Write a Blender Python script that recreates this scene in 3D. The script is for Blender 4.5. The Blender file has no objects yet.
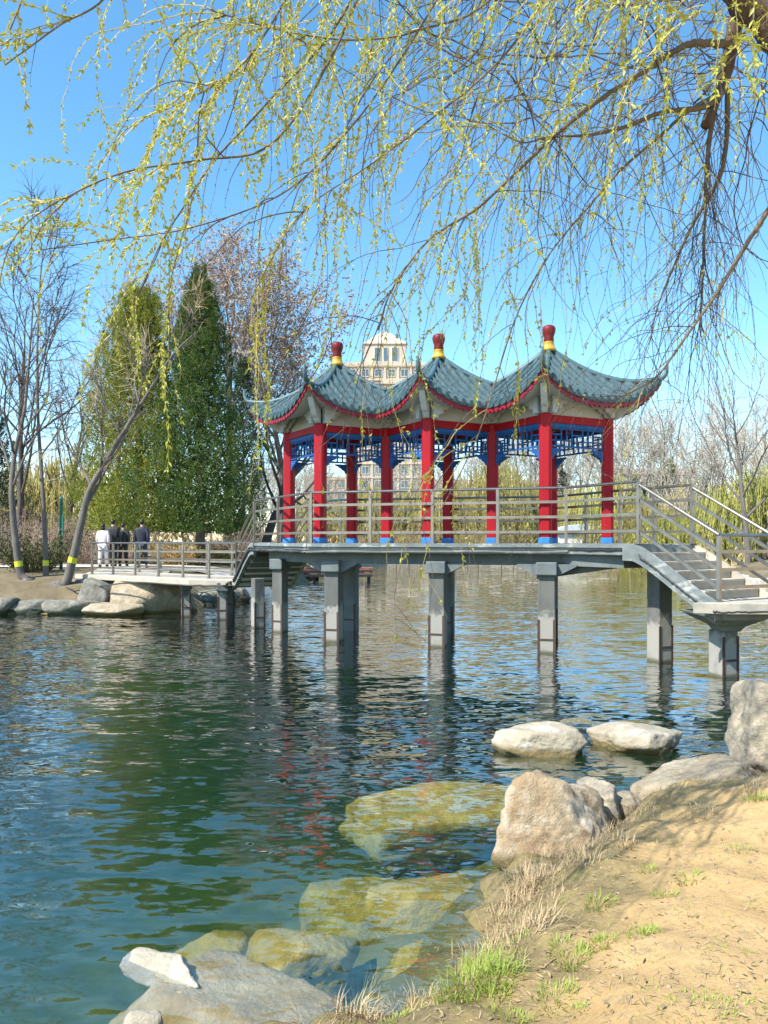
import bpy, bmesh, math, random
import numpy as np
from mathutils import Vector, Matrix, noise as mnoise
R = math.radians
scene = bpy.context.scene
COL = scene.collection

# ------------------------------------------------------------------ camera, sky, sun, exposure
CAMZ = 2.1
cam = bpy.data.cameras.new("camera"); camo = bpy.data.objects.new("camera", cam); COL.objects.link(camo)
cam.sensor_fit = 'VERTICAL'; cam.sensor_height = 36.0; cam.lens = 740 / 1024 * 36.0
cam.shift_y = (541 - 512) / 1024.0
cam.clip_start = 0.05; cam.clip_end = 3000
camo.location = (0, 0, CAMZ); camo.rotation_euler = (R(90), 0, 0)
scene.camera = camo

SUN_EL, SUN_AZ = R(49), math.atan2(-0.80, -0.60)       # azimuth as atan2(x, y): sun to the left and behind the camera
world = bpy.data.worlds.new("World"); scene.world = world; world.use_nodes = True
wn = world.node_tree; wn.nodes.clear()
wo = wn.nodes.new('ShaderNodeOutputWorld'); wb = wn.nodes.new('ShaderNodeBackground')
sky = wn.nodes.new('ShaderNodeTexSky'); sky.sky_type = 'NISHITA'; sky.sun_disc = False
sky.sun_elevation = SUN_EL; sky.sun_rotation = SUN_AZ
sky.air_density = 1.0; sky.dust_density = 0.3; sky.ozone_density = 1.6; sky.altitude = 100
hs = wn.nodes.new('ShaderNodeHueSaturation'); hs.inputs['Saturation'].default_value = 1.22; hs.inputs['Hue'].default_value = .488
wn.links.new(sky.outputs[0], hs.inputs['Color']); wn.links.new(hs.outputs[0], wb.inputs[0]); wb.inputs[1].default_value = 0.15
wn.links.new(wb.outputs[0], wo.inputs[0])
sl = bpy.data.lights.new("sun", 'SUN'); sl.energy = 4.5; sl.angle = R(0.5); sl.color = (1.0, 0.95, 0.86)
slo = bpy.data.objects.new("sun", sl); COL.objects.link(slo)
sdir = Vector((math.sin(SUN_AZ) * math.cos(SUN_EL), math.cos(SUN_AZ) * math.cos(SUN_EL), math.sin(SUN_EL)))
slo.rotation_euler = sdir.to_track_quat('Z', 'Y').to_euler(); slo.location = sdir * 50
vs = scene.view_settings
vs.view_transform = 'Standard'; vs.look = 'None'; vs.exposure = 1.05; vs.gamma = 1.0
scene.cycles.max_bounces = 8; scene.cycles.transparent_max_bounces = 12
scene.cycles.caustics_reflective = False; scene.cycles.caustics_refractive = False

# ------------------------------------------------------------------ helpers
class MB:
    def __init__(s): s.v = []; s.f = []
    def quad(s, a, b, c, d):
        n = len(s.v); s.v += [tuple(a), tuple(b), tuple(c), tuple(d)]; s.f.append((n, n+1, n+2, n+3))
    def box(s, c, size, rz=0, M=None):
        hx, hy, hz = size[0]/2, size[1]/2, size[2]/2
        m = M or Matrix.Rotation(rz, 3, 'Z'); c = Vector(c); n = len(s.v)
        for z in (-hz, hz):
            for x, y in ((-hx, -hy), (hx, -hy), (hx, hy), (-hx, hy)):
                s.v.append(tuple(c + m @ Vector((x, y, z))))
        s.f += [(n, n+3, n+2, n+1), (n+4, n+5, n+6, n+7)] + [(n+i, n+(i+1) % 4, n+4+(i+1) % 4, n+4+i) for i in range(4)]
    def prism(s, poly, z0, z1):
        n = len(s.v); k = len(poly)
        for z in (z0, z1):
            for p in poly: s.v.append((p[0], p[1], z))
        s.f.append(tuple(range(n+k-1, n-1, -1))); s.f.append(tuple(range(n+k, n+2*k)))
        for i in range(k): s.f.append((n+i, n+(i+1) % k, n+k+(i+1) % k, n+k+i))
    def bar(s, a, b, w, h=None):
        """rectangular bar from a to b, w across, h upright"""
        a = Vector(a); b = Vector(b); h = h or w
        d = (b - a); L = d.length
        if L < 1e-6: return
        x = d / L; up = Vector((0, 0, 1)) if abs(x.z) < .99 else Vector((0, 1, 0))
        y = up.cross(x).normalized(); z = x.cross(y)
        M = Matrix((x, y, z)).transposed()
        s.box((a+b)/2, (L, w, h), M=M)
    def tube(s, pts, rad, sides=5, cap=True):
        pts = [Vector(p) for p in pts]; k = len(pts)
        if k < 2: return
        if not hasattr(rad, '__len__'): rad = [rad]*k
        n = len(s.v); ref = None
        for i, p in enumerate(pts):
            t = (pts[min(i+1, k-1)] - pts[max(i-1, 0)])
            if t.length < 1e-9: t = Vector((0, 0, 1))
            t.normalize()
            if ref is None: ref = t.orthogonal().normalized()
            ref = ref - t * ref.dot(t)
            if ref.length < 1e-6: ref = t.orthogonal()
            ref.normalize(); b = t.cross(ref)
            for j in range(sides):
                a = 2*math.pi*j/sides
                s.v.append(tuple(p + (ref*math.cos(a) + b*math.sin(a))*rad[i]))
        for i in range(k-1):
            for j in range(sides):
                j2 = (j+1) % sides
                s.f.append((n+i*sides+j, n+i*sides+j2, n+(i+1)*sides+j2, n+(i+1)*sides+j))
        if cap:
            s.f.append(tuple(n+j for j in range(sides-1, -1, -1)))
            s.f.append(tuple(n+(k-1)*sides+j for j in range(sides)))
    def lathe(s, c, prof, sides=16):
        n = len(s.v); c = Vector(c)
        for r, z in prof:
            for j in range(sides):
                a = 2*math.pi*j/sides
                s.v.append((c.x + r*math.cos(a), c.y + r*math.sin(a), c.z + z))
        for i in range(len(prof)-1):
            for j in range(sides):
                j2 = (j+1) % sides
                s.f.append((n+i*sides+j, n+i*sides+j2, n+(i+1)*sides+j2, n+(i+1)*sides+j))
        s.f.append(tuple(n+j for j in range(sides-1, -1, -1)))
        s.f.append(tuple(n+(len(prof)-1)*sides+j for j in range(sides)))
    def ellipsoid(s, c, r, M=None, seg=10, rings=7):
        n = len(s.v); c = Vector(c)
        for i in range(rings+1):
            th = math.pi*i/rings
            for j in range(seg):
                a = 2*math.pi*j/seg
                p = Vector((r[0]*math.sin(th)*math.cos(a), r[1]*math.sin(th)*math.sin(a), r[2]*math.cos(th)))
                s.v.append(tuple(c + (M @ p if M else p)))
        for i in range(rings):
            for j in range(seg):
                j2 = (j+1) % seg
                s.f.append((n+i*seg+j, n+(i+1)*seg+j, n+(i+1)*seg+j2, n+i*seg+j2))
    def leaf(s, p, d, nrm, L, w):
        """pointed leaf blade, folded a little along its midrib"""
        side = d.cross(nrm)
        if side.length < 1e-6: return
        side.normalize(); n = len(s.v); m = p + d*(L*.45) + nrm*(w*.25)
        s.v += [tuple(p), tuple(m + side*w*.5), tuple(p + d*L), tuple(m - side*w*.5)]
        s.f.append((n, n+1, n+2, n+3))
    def build(s, name, mat, parent=None, smooth=False, bevel=0, kind=None):
        me = bpy.data.meshes.new(name); me.from_pydata(s.v, [], s.f); me.update()
        if mat: me.materials.append(mat)
        if smooth: me.polygons.foreach_set('use_smooth', [True]*len(me.polygons))
        o = bpy.data.objects.new(name, me); COL.objects.link(o)
        if parent is not None: attach(o, parent)
        if bevel:
            m = o.modifiers.new('bevel', 'BEVEL'); m.width = bevel; m.segments = 2; m.limit_method = 'ANGLE'
        if kind: o['kind'] = kind
        return o

def wpos(o):
    p = Vector(o.location)
    if o.parent is not None: p = Vector((0, 0, 0)) if o.type == 'MESH' else p
    return p
def attach(o, parent):
    """children are modelled in world coordinates; cancel the root's own location"""
    o.parent = parent
    root = parent
    if root.parent is None: o.matrix_parent_inverse = Matrix.Translation(-Vector(root.location))
def thing(name, label, cat, loc=(0, 0, 0), group=None):
    o = bpy.data.objects.new(name, None); COL.objects.link(o); o.location = loc
    o.empty_display_size = .2
    return tag(o, label, cat, group)
def tag(o, label, cat, group=None):
    o['label'] = label; o['category'] = cat
    if group: o['group'] = group
    return o
def dup(root, loc, label, rz=0, sc=(1, 1, 1)):
    r = root.copy(); COL.objects.link(r); r.location = loc; r.rotation_euler = (0, 0, rz); r.scale = sc
    r['label'] = label
    for ch in list(root.children):
        c = ch.copy(); COL.objects.link(c); c.parent = r; c.matrix_parent_inverse = ch.matrix_parent_inverse.copy()
        for g in ch.children:
            d = g.copy(); COL.objects.link(d); d.parent = c
    return r

def P(px, py, D):
    """a point of the place from where it is seen: image position and distance"""
    return Vector(((px-384)/740*D, D, CAMZ - (py-541)/740*D))

# ------------------------------------------------------------------ materials
def newmat(name):
    m = bpy.data.materials.new(name); m.use_nodes = True
    nt = m.node_tree; return m, nt, nt.nodes['Principled BSDF']
def mat(name, c1, c2=None, rough=.7, scale=4, detail=6, bump=0.0, bscale=None, metal=0, spec=.5, c3=None, s3=1.2, t3=(.55, .7), stretch=None, dist=.02, transl=0, coat=0):
    m, nt, b = newmat(name)
    N, L = nt.nodes, nt.links
    b.inputs['Roughness'].default_value = rough; b.inputs['Metallic'].default_value = metal
    b.inputs['Specular IOR Level'].default_value = spec
    b.inputs['Coat Weight'].default_value = coat
    geo = N.new('ShaderNodeNewGeometry')
    src = geo.outputs['Position']
    if stretch:
        mp = N.new('ShaderNodeMapping'); mp.inputs['Scale'].default_value = stretch
        L.new(src, mp.inputs['Vector']); src = mp.outputs['Vector']
    col = None
    if c2:
        nz = N.new('ShaderNodeTexNoise'); nz.inputs['Scale'].default_value = scale; nz.inputs['Detail'].default_value = detail
        nz.inputs['Roughness'].default_value = .65
        L.new(src, nz.inputs['Vector'])
        cr = N.new('ShaderNodeValToRGB'); cr.color_ramp.elements[0].position = .32; cr.color_ramp.elements[1].position = .68
        cr.color_ramp.elements[0].color = (*c1, 1); cr.color_ramp.elements[1].color = (*c2, 1)
        L.new(nz.outputs['Fac'], cr.inputs['Fac']); col = cr.outputs['Color']
        if c3:
            n3 = N.new('ShaderNodeTexNoise'); n3.inputs['Scale'].default_value = s3; n3.inputs['Detail'].default_value = 8
            n3.inputs['Roughness'].default_value = .7
            L.new(src, n3.inputs['Vector'])
            r3 = N.new('ShaderNodeValToRGB'); r3.color_ramp.elements[0].position = t3[0]; r3.color_ramp.elements[1].position = t3[1]
            L.new(n3.outputs['Fac'], r3.inputs['Fac'])
            mx = N.new('ShaderNodeMixRGB'); L.new(r3.outputs['Color'], mx.inputs['Fac'])
            L.new(col, mx.inputs['Color1']); mx.inputs['Color2'].default_value = (*c3, 1); col = mx.outputs['Color']
        L.new(col, b.inputs['Base Color'])
    else:
        b.inputs['Base Color'].default_value = (*c1, 1)
    if bump:
        nb = N.new('ShaderNodeTexNoise'); nb.inputs['Scale'].default_value = bscale or scale*4; nb.inputs['Detail'].default_value = 8
        nb.inputs['Roughness'].default_value = .7
        L.new(src, nb.inputs['Vector'])
        bp = N.new('ShaderNodeBump'); bp.inputs['Strength'].default_value = bump; bp.inputs['Distance'].default_value = dist
        L.new(nb.outputs['Fac'], bp.inputs['Height']); L.new(bp.outputs['Normal'], b.inputs['Normal'])
    if transl:
        tr = N.new('ShaderNodeBsdfTranslucent'); mxs = N.new('ShaderNodeMixShader'); mxs.inputs[0].default_value = transl
        if col is not None: L.new(col, tr.inputs['Color'])
        else: tr.inputs['Color'].default_value = (*c1, 1)
        out = N['Material Output']
        L.new(b.outputs[0], mxs.inputs[1]); L.new(tr.outputs[0], mxs.inputs[2]); L.new(mxs.outputs[0], out.inputs[0])
    return m

M_RED = mat('red_paint', (.36, .0035, .012), (.25, .0045, .012), rough=.55, spec=.25, scale=3, bump=.08, c3=(.20, .012, .018), s3=7, t3=(.56, .72), stretch=(1, 1, .35))
M_TRIM_RED = mat('dark_red_paint', (.27, .006, .022), (.17, .006, .02), rough=.5, scale=9, bump=.05)
M_BLUE = mat('blue_paint', (.010, .105, .34), (.009, .070, .23), spec=.3, rough=.6, scale=6, c3=(.03, .20, .42), s3=9, t3=(.56, .7))
M_BLUEB = mat('base_blue_paint', (.03, .22, .58), (.02, .15, .42), rough=.55, scale=7, c3=(.2, .25, .3), s3=6, t3=(.6, .7))
M_TILE = mat('glazed_roof_tile', (.026, .062, .074), (.058, .105, .118), spec=.3, rough=.62, scale=7, bump=.12, c3=(.028, .055, .068), s3=5, t3=(.5, .68))
M_RIDGE = mat('ridge_tile', (.035, .085, .10), (.065, .125, .14), rough=.5, scale=6, bump=.1)
M_WHITE = mat('soffit_whitewash', (.46, .52, .56), (.38, .43, .47), rough=.85, scale=3, bump=.05, c3=(.33, .36, .37), s3=2.5, t3=(.58, .78))
M_FIN = mat('finial_red', (.17, .014, .015), (.11, .012, .014), spec=.25, rough=.5, scale=8)
M_YEL = mat('finial_yellow', (.50, .32, .02), (.38, .23, .02), rough=.45, scale=8)
M_DARK = mat('dark_ceiling', (.10, .07, .06), (.06, .05, .05), rough=.9, scale=4)
M_CONC = mat('weathered_concrete', (.20, .195, .175), (.125, .125, .115), rough=.88, scale=3.4, bump=.35, bscale=14, c3=(.36, .36, .33), s3=2.1, t3=(.56, .66))
def pier_mat():
    m = mat('stained_sunlit_pier_concrete', (.155, .155, .14), (.085, .088, .082), rough=.9, scale=2.6, bump=.4, bscale=14, c3=(.075, .08, .078), s3=2.4, t3=(.55, .66), stretch=(1, 1, .3))
    nt = m.node_tree; N, L = nt.nodes, nt.links; b = N['Principled BSDF']; src = b.inputs['Base Color'].links[0].from_socket
    geo = N.new('ShaderNodeNewGeometry'); sep = N.new('ShaderNodeSeparateXYZ'); L.new(geo.outputs['Position'], sep.inputs[0])
    nz = N.new('ShaderNodeTexNoise'); nz.inputs['Scale'].default_value = 3.2; nz.inputs['Detail'].default_value = 9; nz.inputs['Roughness'].default_value = .72; L.new(geo.outputs['Position'], nz.inputs['Vector'])
    def layer(src, lo, hi, col, amp):
        ma = N.new('ShaderNodeMath'); ma.operation = 'MULTIPLY_ADD'; L.new(nz.outputs['Fac'], ma.inputs[0]); ma.inputs[1].default_value = amp; L.new(sep.outputs['Z'], ma.inputs[2])
        mr = N.new('ShaderNodeMapRange'); mr.inputs['From Min'].default_value = hi; mr.inputs['From Max'].default_value = lo; L.new(ma.outputs[0], mr.inputs['Value'])
        mx = N.new('ShaderNodeMixRGB'); L.new(mr.outputs[0], mx.inputs['Fac']); L.new(src, mx.inputs['Color1']); mx.inputs['Color2'].default_value = (*col, 1); return mx.outputs['Color']
    c = layer(src, -.05, .10, (.30, .285, .25), -1.3)  # pale lower part: lime patches, and the landing pillar's sunlit foot put into colour
    c = layer(c, .56, .62, (.27, .25, .21), 1.0)
    c = layer(c, .05, .10, (.10, .10, .06), .06)
    L.new(c, b.inputs['Base Color']); return m
M_PIER = pier_mat()
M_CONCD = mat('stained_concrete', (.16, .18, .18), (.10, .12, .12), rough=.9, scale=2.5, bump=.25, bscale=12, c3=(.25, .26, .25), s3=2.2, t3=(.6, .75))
M_FASCIA = mat('painted_concrete_edge', (.20, .225, .22), (.115, .135, .135), rough=.8, scale=3, bump=.2, bscale=15, c3=(.46, .46, .43), s3=2.5, t3=(.52, .66), stretch=(1, 1, 2.5))
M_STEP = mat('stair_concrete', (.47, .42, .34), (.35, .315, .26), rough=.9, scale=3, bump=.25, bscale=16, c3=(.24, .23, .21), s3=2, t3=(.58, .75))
M_STEEL = mat('brushed_steel', (.30, .275, .245), (.21, .19, .17), rough=.30, scale=5, metal=.85, bump=.02)
M_RUST = mat('rusty_steel', (.050, .030, .024), (.085, .045, .032), rough=.85, scale=12, bump=.2)
M_CABLE = mat('black_cable', (.03, .032, .034), rough=.55)
M_LSTONE = mat('limestone', (.55, .50, .42), (.42, .37, .30), rough=.9, scale=4, bump=.6, bscale=9, c3=(.66, .63, .57), s3=2.2, t3=(.5, .68), dist=.04)
M_BARK = mat('willow_bark', (.17, .115, .075), (.075, .05, .038), rough=.95, scale=9, bump=1.0, bscale=16, stretch=(1, 1, .25), dist=.05)
M_BRANCH = mat('olive_brown_bark', (.17, .13, .07), (.085, .063, .042), rough=.85, scale=5, bump=.4, bscale=22)
M_TRUNK = mat('grey_bark', (.17, .15, .13), (.095, .082, .075), rough=.95, scale=7, bump=.8, bscale=14, stretch=(1, 1, .3), dist=.03)
M_TWPALE = mat('pale_tan_twigs', (.40, .32, .18), (.28, .22, .14), rough=.9, scale=2)
M_TRUNKD = mat('dark_bark', (.065, .052, .048), (.10, .085, .075), rough=.95, scale=6)
M_TWIGY = mat('yellow_green_twig', (.44, .36, .10), (.28, .22, .08), rough=.6, scale=6)
M_TWIGD = mat('dark_twig', (.055, .036, .045), (.10, .07, .05), rough=.65, scale=5)
M_LEAF = mat('spring_willow_leaf', (.46, .455, .05), (.34, .375, .055), rough=.5, scale=11, transl=.35)
M_BUD = mat('willow_bud', (.14, .11, .05), (.10, .07, .05), rough=.6, scale=7)
M_EVER = mat('juniper_foliage', (.045, .100, .014), (.10, .155, .020), rough=.7, scale=1.3, detail=5, c3=(.020, .055, .018), s3=.8, t3=(.52, .7), transl=.2)
M_EVERY = mat('olive_juniper_foliage', (.16, .20, .016), (.27, .28, .034), rough=.7, scale=1.2, detail=5, c3=(.08, .14, .016), s3=.8, t3=(.54, .72), transl=.2)
M_EVERD = mat('fir_foliage', (.030, .055, .022), (.055, .085, .03), rough=.8, scale=1.5)
M_GOLD = mat('golden_willow_strands', (.48, .42, .13), (.40, .34, .14), rough=.75, scale=.6, transl=.25)
M_GOLDG = mat('green_gold_willow_strands', (.36, .38, .09), (.44, .40, .12), rough=.75, scale=.6, transl=.25)
M_TAN = mat('tan_dry_twigs', (.34, .26, .12), (.26, .19, .10), rough=.85, scale=.7)
M_PALEW = mat('pale_grey_twigs', (.37, .335, .27), (.275, .245, .195), rough=.9, scale=.4)
M_PURP = mat('purplish_buds', (.37, .265, .17), (.31, .23, .175), rough=.8, scale=.5, c3=(.42, .29, .11), s3=.5, t3=(.55, .68))
M_PTWIG = mat('purplish_twigs', (.34, .275, .235), (.26, .21, .19), rough=.9, scale=.8)
M_UNDER = mat('dry_undergrowth', (.40, .31, .15), (.31, .245, .13), rough=.85, scale=.25, c3=(.24, .25, .07), s3=.18, t3=(.52, .62), transl=.2)
M_BUSH = mat('dark_shrub_leaves', (.055, .062, .02), (.10, .10, .03), rough=.8, scale=3)
M_BLUSH = mat('pinkish_shrub_twigs', (.38, .27, .22), (.30, .21, .17), rough=.9, scale=1.0)
M_BAND = mat('yellow_wrap', (.60, .62, .02), (.52, .52, .02), rough=.5, scale=8)
M_GREENP = mat('green_post_paint', (.01, .16, .12), (.008, .11, .085), rough=.5, scale=6)

# ------------------------------------------------------------------ lake outline and terrain
LAKE = [(-40, 2), (-14, .2), (-6, 1.0), (-2.5, 1.9), (-1.0, 2.65), (-.2, 3.2), (.25, 3.55), (.56, 3.92), (.82, 4.5), (1.14, 5.0), (1.72, 5.52), (2.66, 6.15), (3.5, 6.8),
        (5.6, 8.2), (10, 10.6), (13, 14), (16.5, 25), (16.8, 33), (19, 42), (25, 51), (33, 62), (25, 70), (10, 70.5), (0, 68), (-3, 62), (-5, 52), (-3.6, 44), (-3.9, 36),
        (-4.6, 30), (-5.0, 26.5), (-6.2, 24), (-6.9, 21.8), (-9, 21.4), (-11.5, 21.2), (-20, 20), (-40, 16)]
LP = np.array(LAKE)
def sdist(x, y):
    """signed distance to the waterline: negative over the lake"""
    x = np.asarray(x, float); y = np.asarray(y, float)
    best = np.full(x.shape, 1e9); inside = np.zeros(x.shape, bool)
    for i in range(len(LP)):
        a = LP[i]; b = LP[(i+1) % len(LP)]
        d = b - a; t = np.clip(((x-a[0])*d[0] + (y-a[1])*d[1]) / (d @ d), 0, 1)
        best = np.minimum(best, np.hypot(x - a[0] - t*d[0], y - a[1] - t*d[1]))
        c = ((a[1] > y) != (b[1] > y))
        with np.errstate(divide='ignore', invalid='ignore'):
            xi = a[0] + (y - a[1])/(b[1]-a[1] if b[1] != a[1] else 1e-9)*d[0]
        inside ^= c & (x < xi)
    return np.where(inside, -best, best)
def terr(x, y):
    x = np.asarray(x, float); y = np.asarray(y, float)
    wob = .10*np.sin(3.1*x+1.3*y)+.07*np.sin(7.3*x-5.1*y+1)+.05*np.sin(13*x+11*y)
    d = sdist(x, y) + wob*np.clip((y < 14)*1.0, 0, 1)
    near = np.clip((16-y)/4, 0, 1)
    H = .72*near + 1.08*(1-near); Ls = .95*near + 1.0*(1-near)
    up = H*(1-np.exp(-np.maximum(d, 0)/Ls))
    up += .012*np.sin(5*x+2*y)*np.sin(4.3*y-x)*(d > 0)
    dn = -2.6*(1-np.exp(-np.maximum(-d, 0)/(4.0*near+2.0*(1-near))))
    return np.where(d > 0, up + .02, dn + .02)

def axis(parts):
    out = []
    for a, b, n in parts: out += list(np.linspace(a, b, n, endpoint=False))
    return np.array(out + [parts[-1][1]])
xs = axis([(-900, -60, 14), (-60, -14, 40), (-14, -3, 60), (-3, 4.6, 230), (4.6, 20, 60), (20, 60, 40), (60, 900, 14)])
ys = axis([(-300, -10, 10), (-10, 1, 24), (1, 8, 215), (8, 20, 40), (20, 32, 60), (32, 80, 60), (80, 1500, 20)])
X, Y = np.meshgrid(xs, ys); Z = terr(X.ravel(), Y.ravel())
rngn = np.random.RandomState(3)
mb = MB()
pts = np.stack([X.ravel(), Y.ravel(), Z], 1)
for i in range(len(pts)):
    x, y, z = pts[i]
    if -3 < x < 5 and 1 < y < 8.5:
        pts[i, 2] += .013*mnoise.fractal((x*4.2, y*4.2, 0), .7, 2.0, 3) + .009*mnoise.fractal((x*14, y*14, 5), .8, 2.1, 4)
mb.v = [tuple(p) for p in pts]
ZG = pts[:, 2].reshape(len(ys), len(xs)); xl, yl = list(xs), list(ys)
import bisect
def gz(x, y):
    i = min(max(bisect.bisect_right(xl, x)-1, 0), len(xl)-2); j = min(max(bisect.bisect_right(yl, y)-1, 0), len(yl)-2)
    a = (x-xl[i])/(xl[i+1]-xl[i]); b = (y-yl[j])/(yl[j+1]-yl[j])
    return float((ZG[j, i]*(1-a)+ZG[j, i+1]*a)*(1-b) + (ZG[j+1, i]*(1-a)+ZG[j+1, i+1]*a)*b)
nx = len(xs)
mb.f = [(j*nx+i, j*nx+i+1, (j+1)*nx+i+1, (j+1)*nx+i) for j in range(len(ys)-1) for i in range(nx-1)]
def ground_mat():
    m, nt, b = newmat('earth'); N, L = nt.nodes, nt.links
    geo = N.new('ShaderNodeNewGeometry'); pos = geo.outputs['Position']
    sep = N.new('ShaderNodeSeparateXYZ'); L.new(pos, sep.inputs[0])
    def noise(sc, det=8, ro=.7):
        n = N.new('ShaderNodeTexNoise'); n.inputs['Scale'].default_value = sc; n.inputs['Detail'].default_value = det; n.inputs['Roughness'].default_value = ro
        L.new(pos, n.inputs['Vector']); return n.outputs['Fac']
    def ramp(f, a, b_, ca=(0, 0, 0), cb=(1, 1, 1)):
        r = N.new('ShaderNodeValToRGB'); r.color_ramp.elements[0].position = a; r.color_ramp.elements[1].position = b_
        r.color_ramp.elements[0].color = (*ca, 1); r.color_ramp.elements[1].color = (*cb, 1); L.new(f, r.inputs['Fac']); return r.outputs['Color']
    def mix(f, a, b_):
        x = N.new('ShaderNodeMixRGB'); L.new(f, x.inputs['Fac'])
        for s_, v in ((x.inputs['Color1'], a), (x.inputs['Color2'], b_)):
            if isinstance(v, tuple): s_.default_value = (*v, 1)
            else: L.new(v, s_)
        return x.outputs['Color']
    def mr(f, a, b_):
        x = N.new('ShaderNodeMapRange'); x.inputs['From Min'].default_value = a; x.inputs['From Max'].default_value = b_; L.new(f, x.inputs['Value']); return x.outputs[0]
    sand = ramp(noise(2.2), .3, .7, (.60, .385, .165), (.68, .455, .225))
    sand = mix(ramp(noise(55, 6), .60, .72), sand, (.42, .29, .15))
    sand = mix(ramp(noise(1.3, 10, .75), .54, .66), sand, (.50, .345, .165))
    sand = mix(ramp(noise(9, 9), .55, .66), sand, (.42, .31, .16))
    # worn thin turf, dead stalks and moss towards the water
    turf = ramp(noise(26, 6), .35, .65, (.20, .155, .075), (.34, .26, .13))
    turf = mix(ramp(noise(6, 8), .52, .66), turf, (.22, .21, .07))
    hz = N.new('ShaderNodeMath'); hz.operation = 'ADD'
    nn = N.new('ShaderNodeMath'); nn.operation = 'MULTIPLY_ADD'; L.new(noise(1.5), nn.inputs[0]); nn.inputs[1].default_value = .55; nn.inputs[2].default_value = -.275
    L.new(sep.outputs['Z'], hz.inputs[0]); L.new(nn.outputs[0], hz.inputs[1])
    c = mix(mr(hz.outputs[0], .33, .50), turf, sand)
    # far banks: dry park lawn
    lawn = ramp(noise(1.1), .35, .65, (.12, .095, .055), (.225, .18, .11))
    c = mix(mr(sep.outputs['Y'], 14, 20), c, lawn)
    mud = ramp(noise(3), .35, .65, (.20, .175, .060), (.28, .24, .09))
    c = mix(mr(sep.outputs['Z'], .045, -.03), c, mud)
    L.new(c, b.inputs['Base Color']); b.inputs['Roughness'].default_value = .95; b.inputs['Specular IOR Level'].default_value = .2
    bp = N.new('ShaderNodeBump'); bp.inputs['Strength'].default_value = .9; bp.inputs['Distance'].default_value = .035
    L.new(noise(24, 10, .78), bp.inputs['Height']); L.new(bp.outputs[0], b.inputs['Normal'])
    return m
ground = mb.build('ground', ground_mat(), smooth=True, kind='structure')

# water: one closed body, rippled mirror on top, green absorption inside
def water_mat():
    m = bpy.data.materials.new('lake_water'); m.use_nodes = True; nt = m.node_tree; nt.nodes.clear(); N, L = nt.nodes, nt.links
    out = N.new('ShaderNodeOutputMaterial'); geo = N.new('ShaderNodeNewGeometry')
    def vm(op, a, b=None):
        n = N.new('ShaderNodeVectorMath'); n.operation = op
        for k, v in enumerate((a, b)):
            if v is None: continue
            if isinstance(v, tuple): n.inputs[k].default_value = v
            else: L.new(v, n.inputs[k])
        return n.outputs[0]
    # ripples as slopes sampled at the point (not filtered with distance, so far water stays choppy)
    def wave(sc, rot, det, amp, dis=0.0, ro=.5):
        mp = N.new('ShaderNodeMapping'); mp.inputs['Scale'].default_value = sc; mp.inputs['Rotation'].default_value = (0, 0, rot)
        L.new(geo.outputs['Position'], mp.inputs['Vector'])
        n = N.new('ShaderNodeTexNoise'); n.inputs['Scale'].default_value = 1.0; n.inputs['Detail'].default_value = det; n.inputs['Roughness'].default_value = ro
        n.inputs['Distortion'].default_value = dis
        L.new(mp.outputs[0], n.inputs['Vector'])
        return vm('MULTIPLY', vm('SUBTRACT', n.outputs['Color'], (.5, .5, .5)), (amp[0], amp[1], 0))
    w_ = vm('ADD', vm('ADD', wave((2.0, 5.6, 1), R(12), 2.0, (.17, .35), .5), wave((5.6, 15.0, 1), R(-9), 2.0, (.22, .38), .4)), wave((.45, 1.2, 1), R(22), 1.0, (.07, .13)))
    nrm = vm('NORMALIZE', vm('ADD', w_, (0, 0, 1)))
    fr = N.new('ShaderNodeFresnel'); L.new(nrm, fr.inputs['Normal'])
    # the same mirror from both sides, so that sunlight still reaches the bed (no refraction is traced)
    io = N.new('ShaderNodeMath'); io.operation = 'MULTIPLY_ADD'; L.new(geo.outputs['Backfacing'], io.inputs[0]); io.inputs[1].default_value = 1/1.6-1.6; io.inputs[2].default_value = 1.6
    L.new(io.outputs[0], fr.inputs['IOR'])
    fb = N.new('ShaderNodeMath'); fb.operation = 'MULTIPLY_ADD'; fb.use_clamp = True; L.new(fr.outputs[0], fb.inputs[0]); fb.inputs[1].default_value = 2.15; fb.inputs[2].default_value = 0.0
    gl = N.new('ShaderNodeBsdfGlossy'); gl.inputs['Roughness'].default_value = .02; L.new(nrm, gl.inputs['Normal'])
    tr = N.new('ShaderNodeBsdfTransparent'); df = N.new('ShaderNodeBsdfDiffuse'); df.inputs['Color'].default_value = (.009, .115, .080, 1)
    m1 = N.new('ShaderNodeMixShader'); m1.inputs[0].default_value = .14; L.new(tr.outputs[0], m1.inputs[1]); L.new(df.outputs[0], m1.inputs[2])
    m2 = N.new('ShaderNodeMixShader'); L.new(fb.outputs[0], m2.inputs[0]); L.new(m1.outputs[0], m2.inputs[1]); L.new(gl.outputs[0], m2.inputs[2])
    L.new(m2.outputs[0], out.inputs['Surface'])
    va = N.new('ShaderNodeVolumeAbsorption'); va.inputs['Color'].default_value = (.62, .74, .22, 1); va.inputs['Density'].default_value = .85
    L.new(va.outputs[0], out.inputs['Volume'])
    return m
mb = MB(); mb.box((0, 37, -2.0), (90, 78, 4.0)); mb.build('lake_water', water_mat(), kind='structure')

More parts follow.
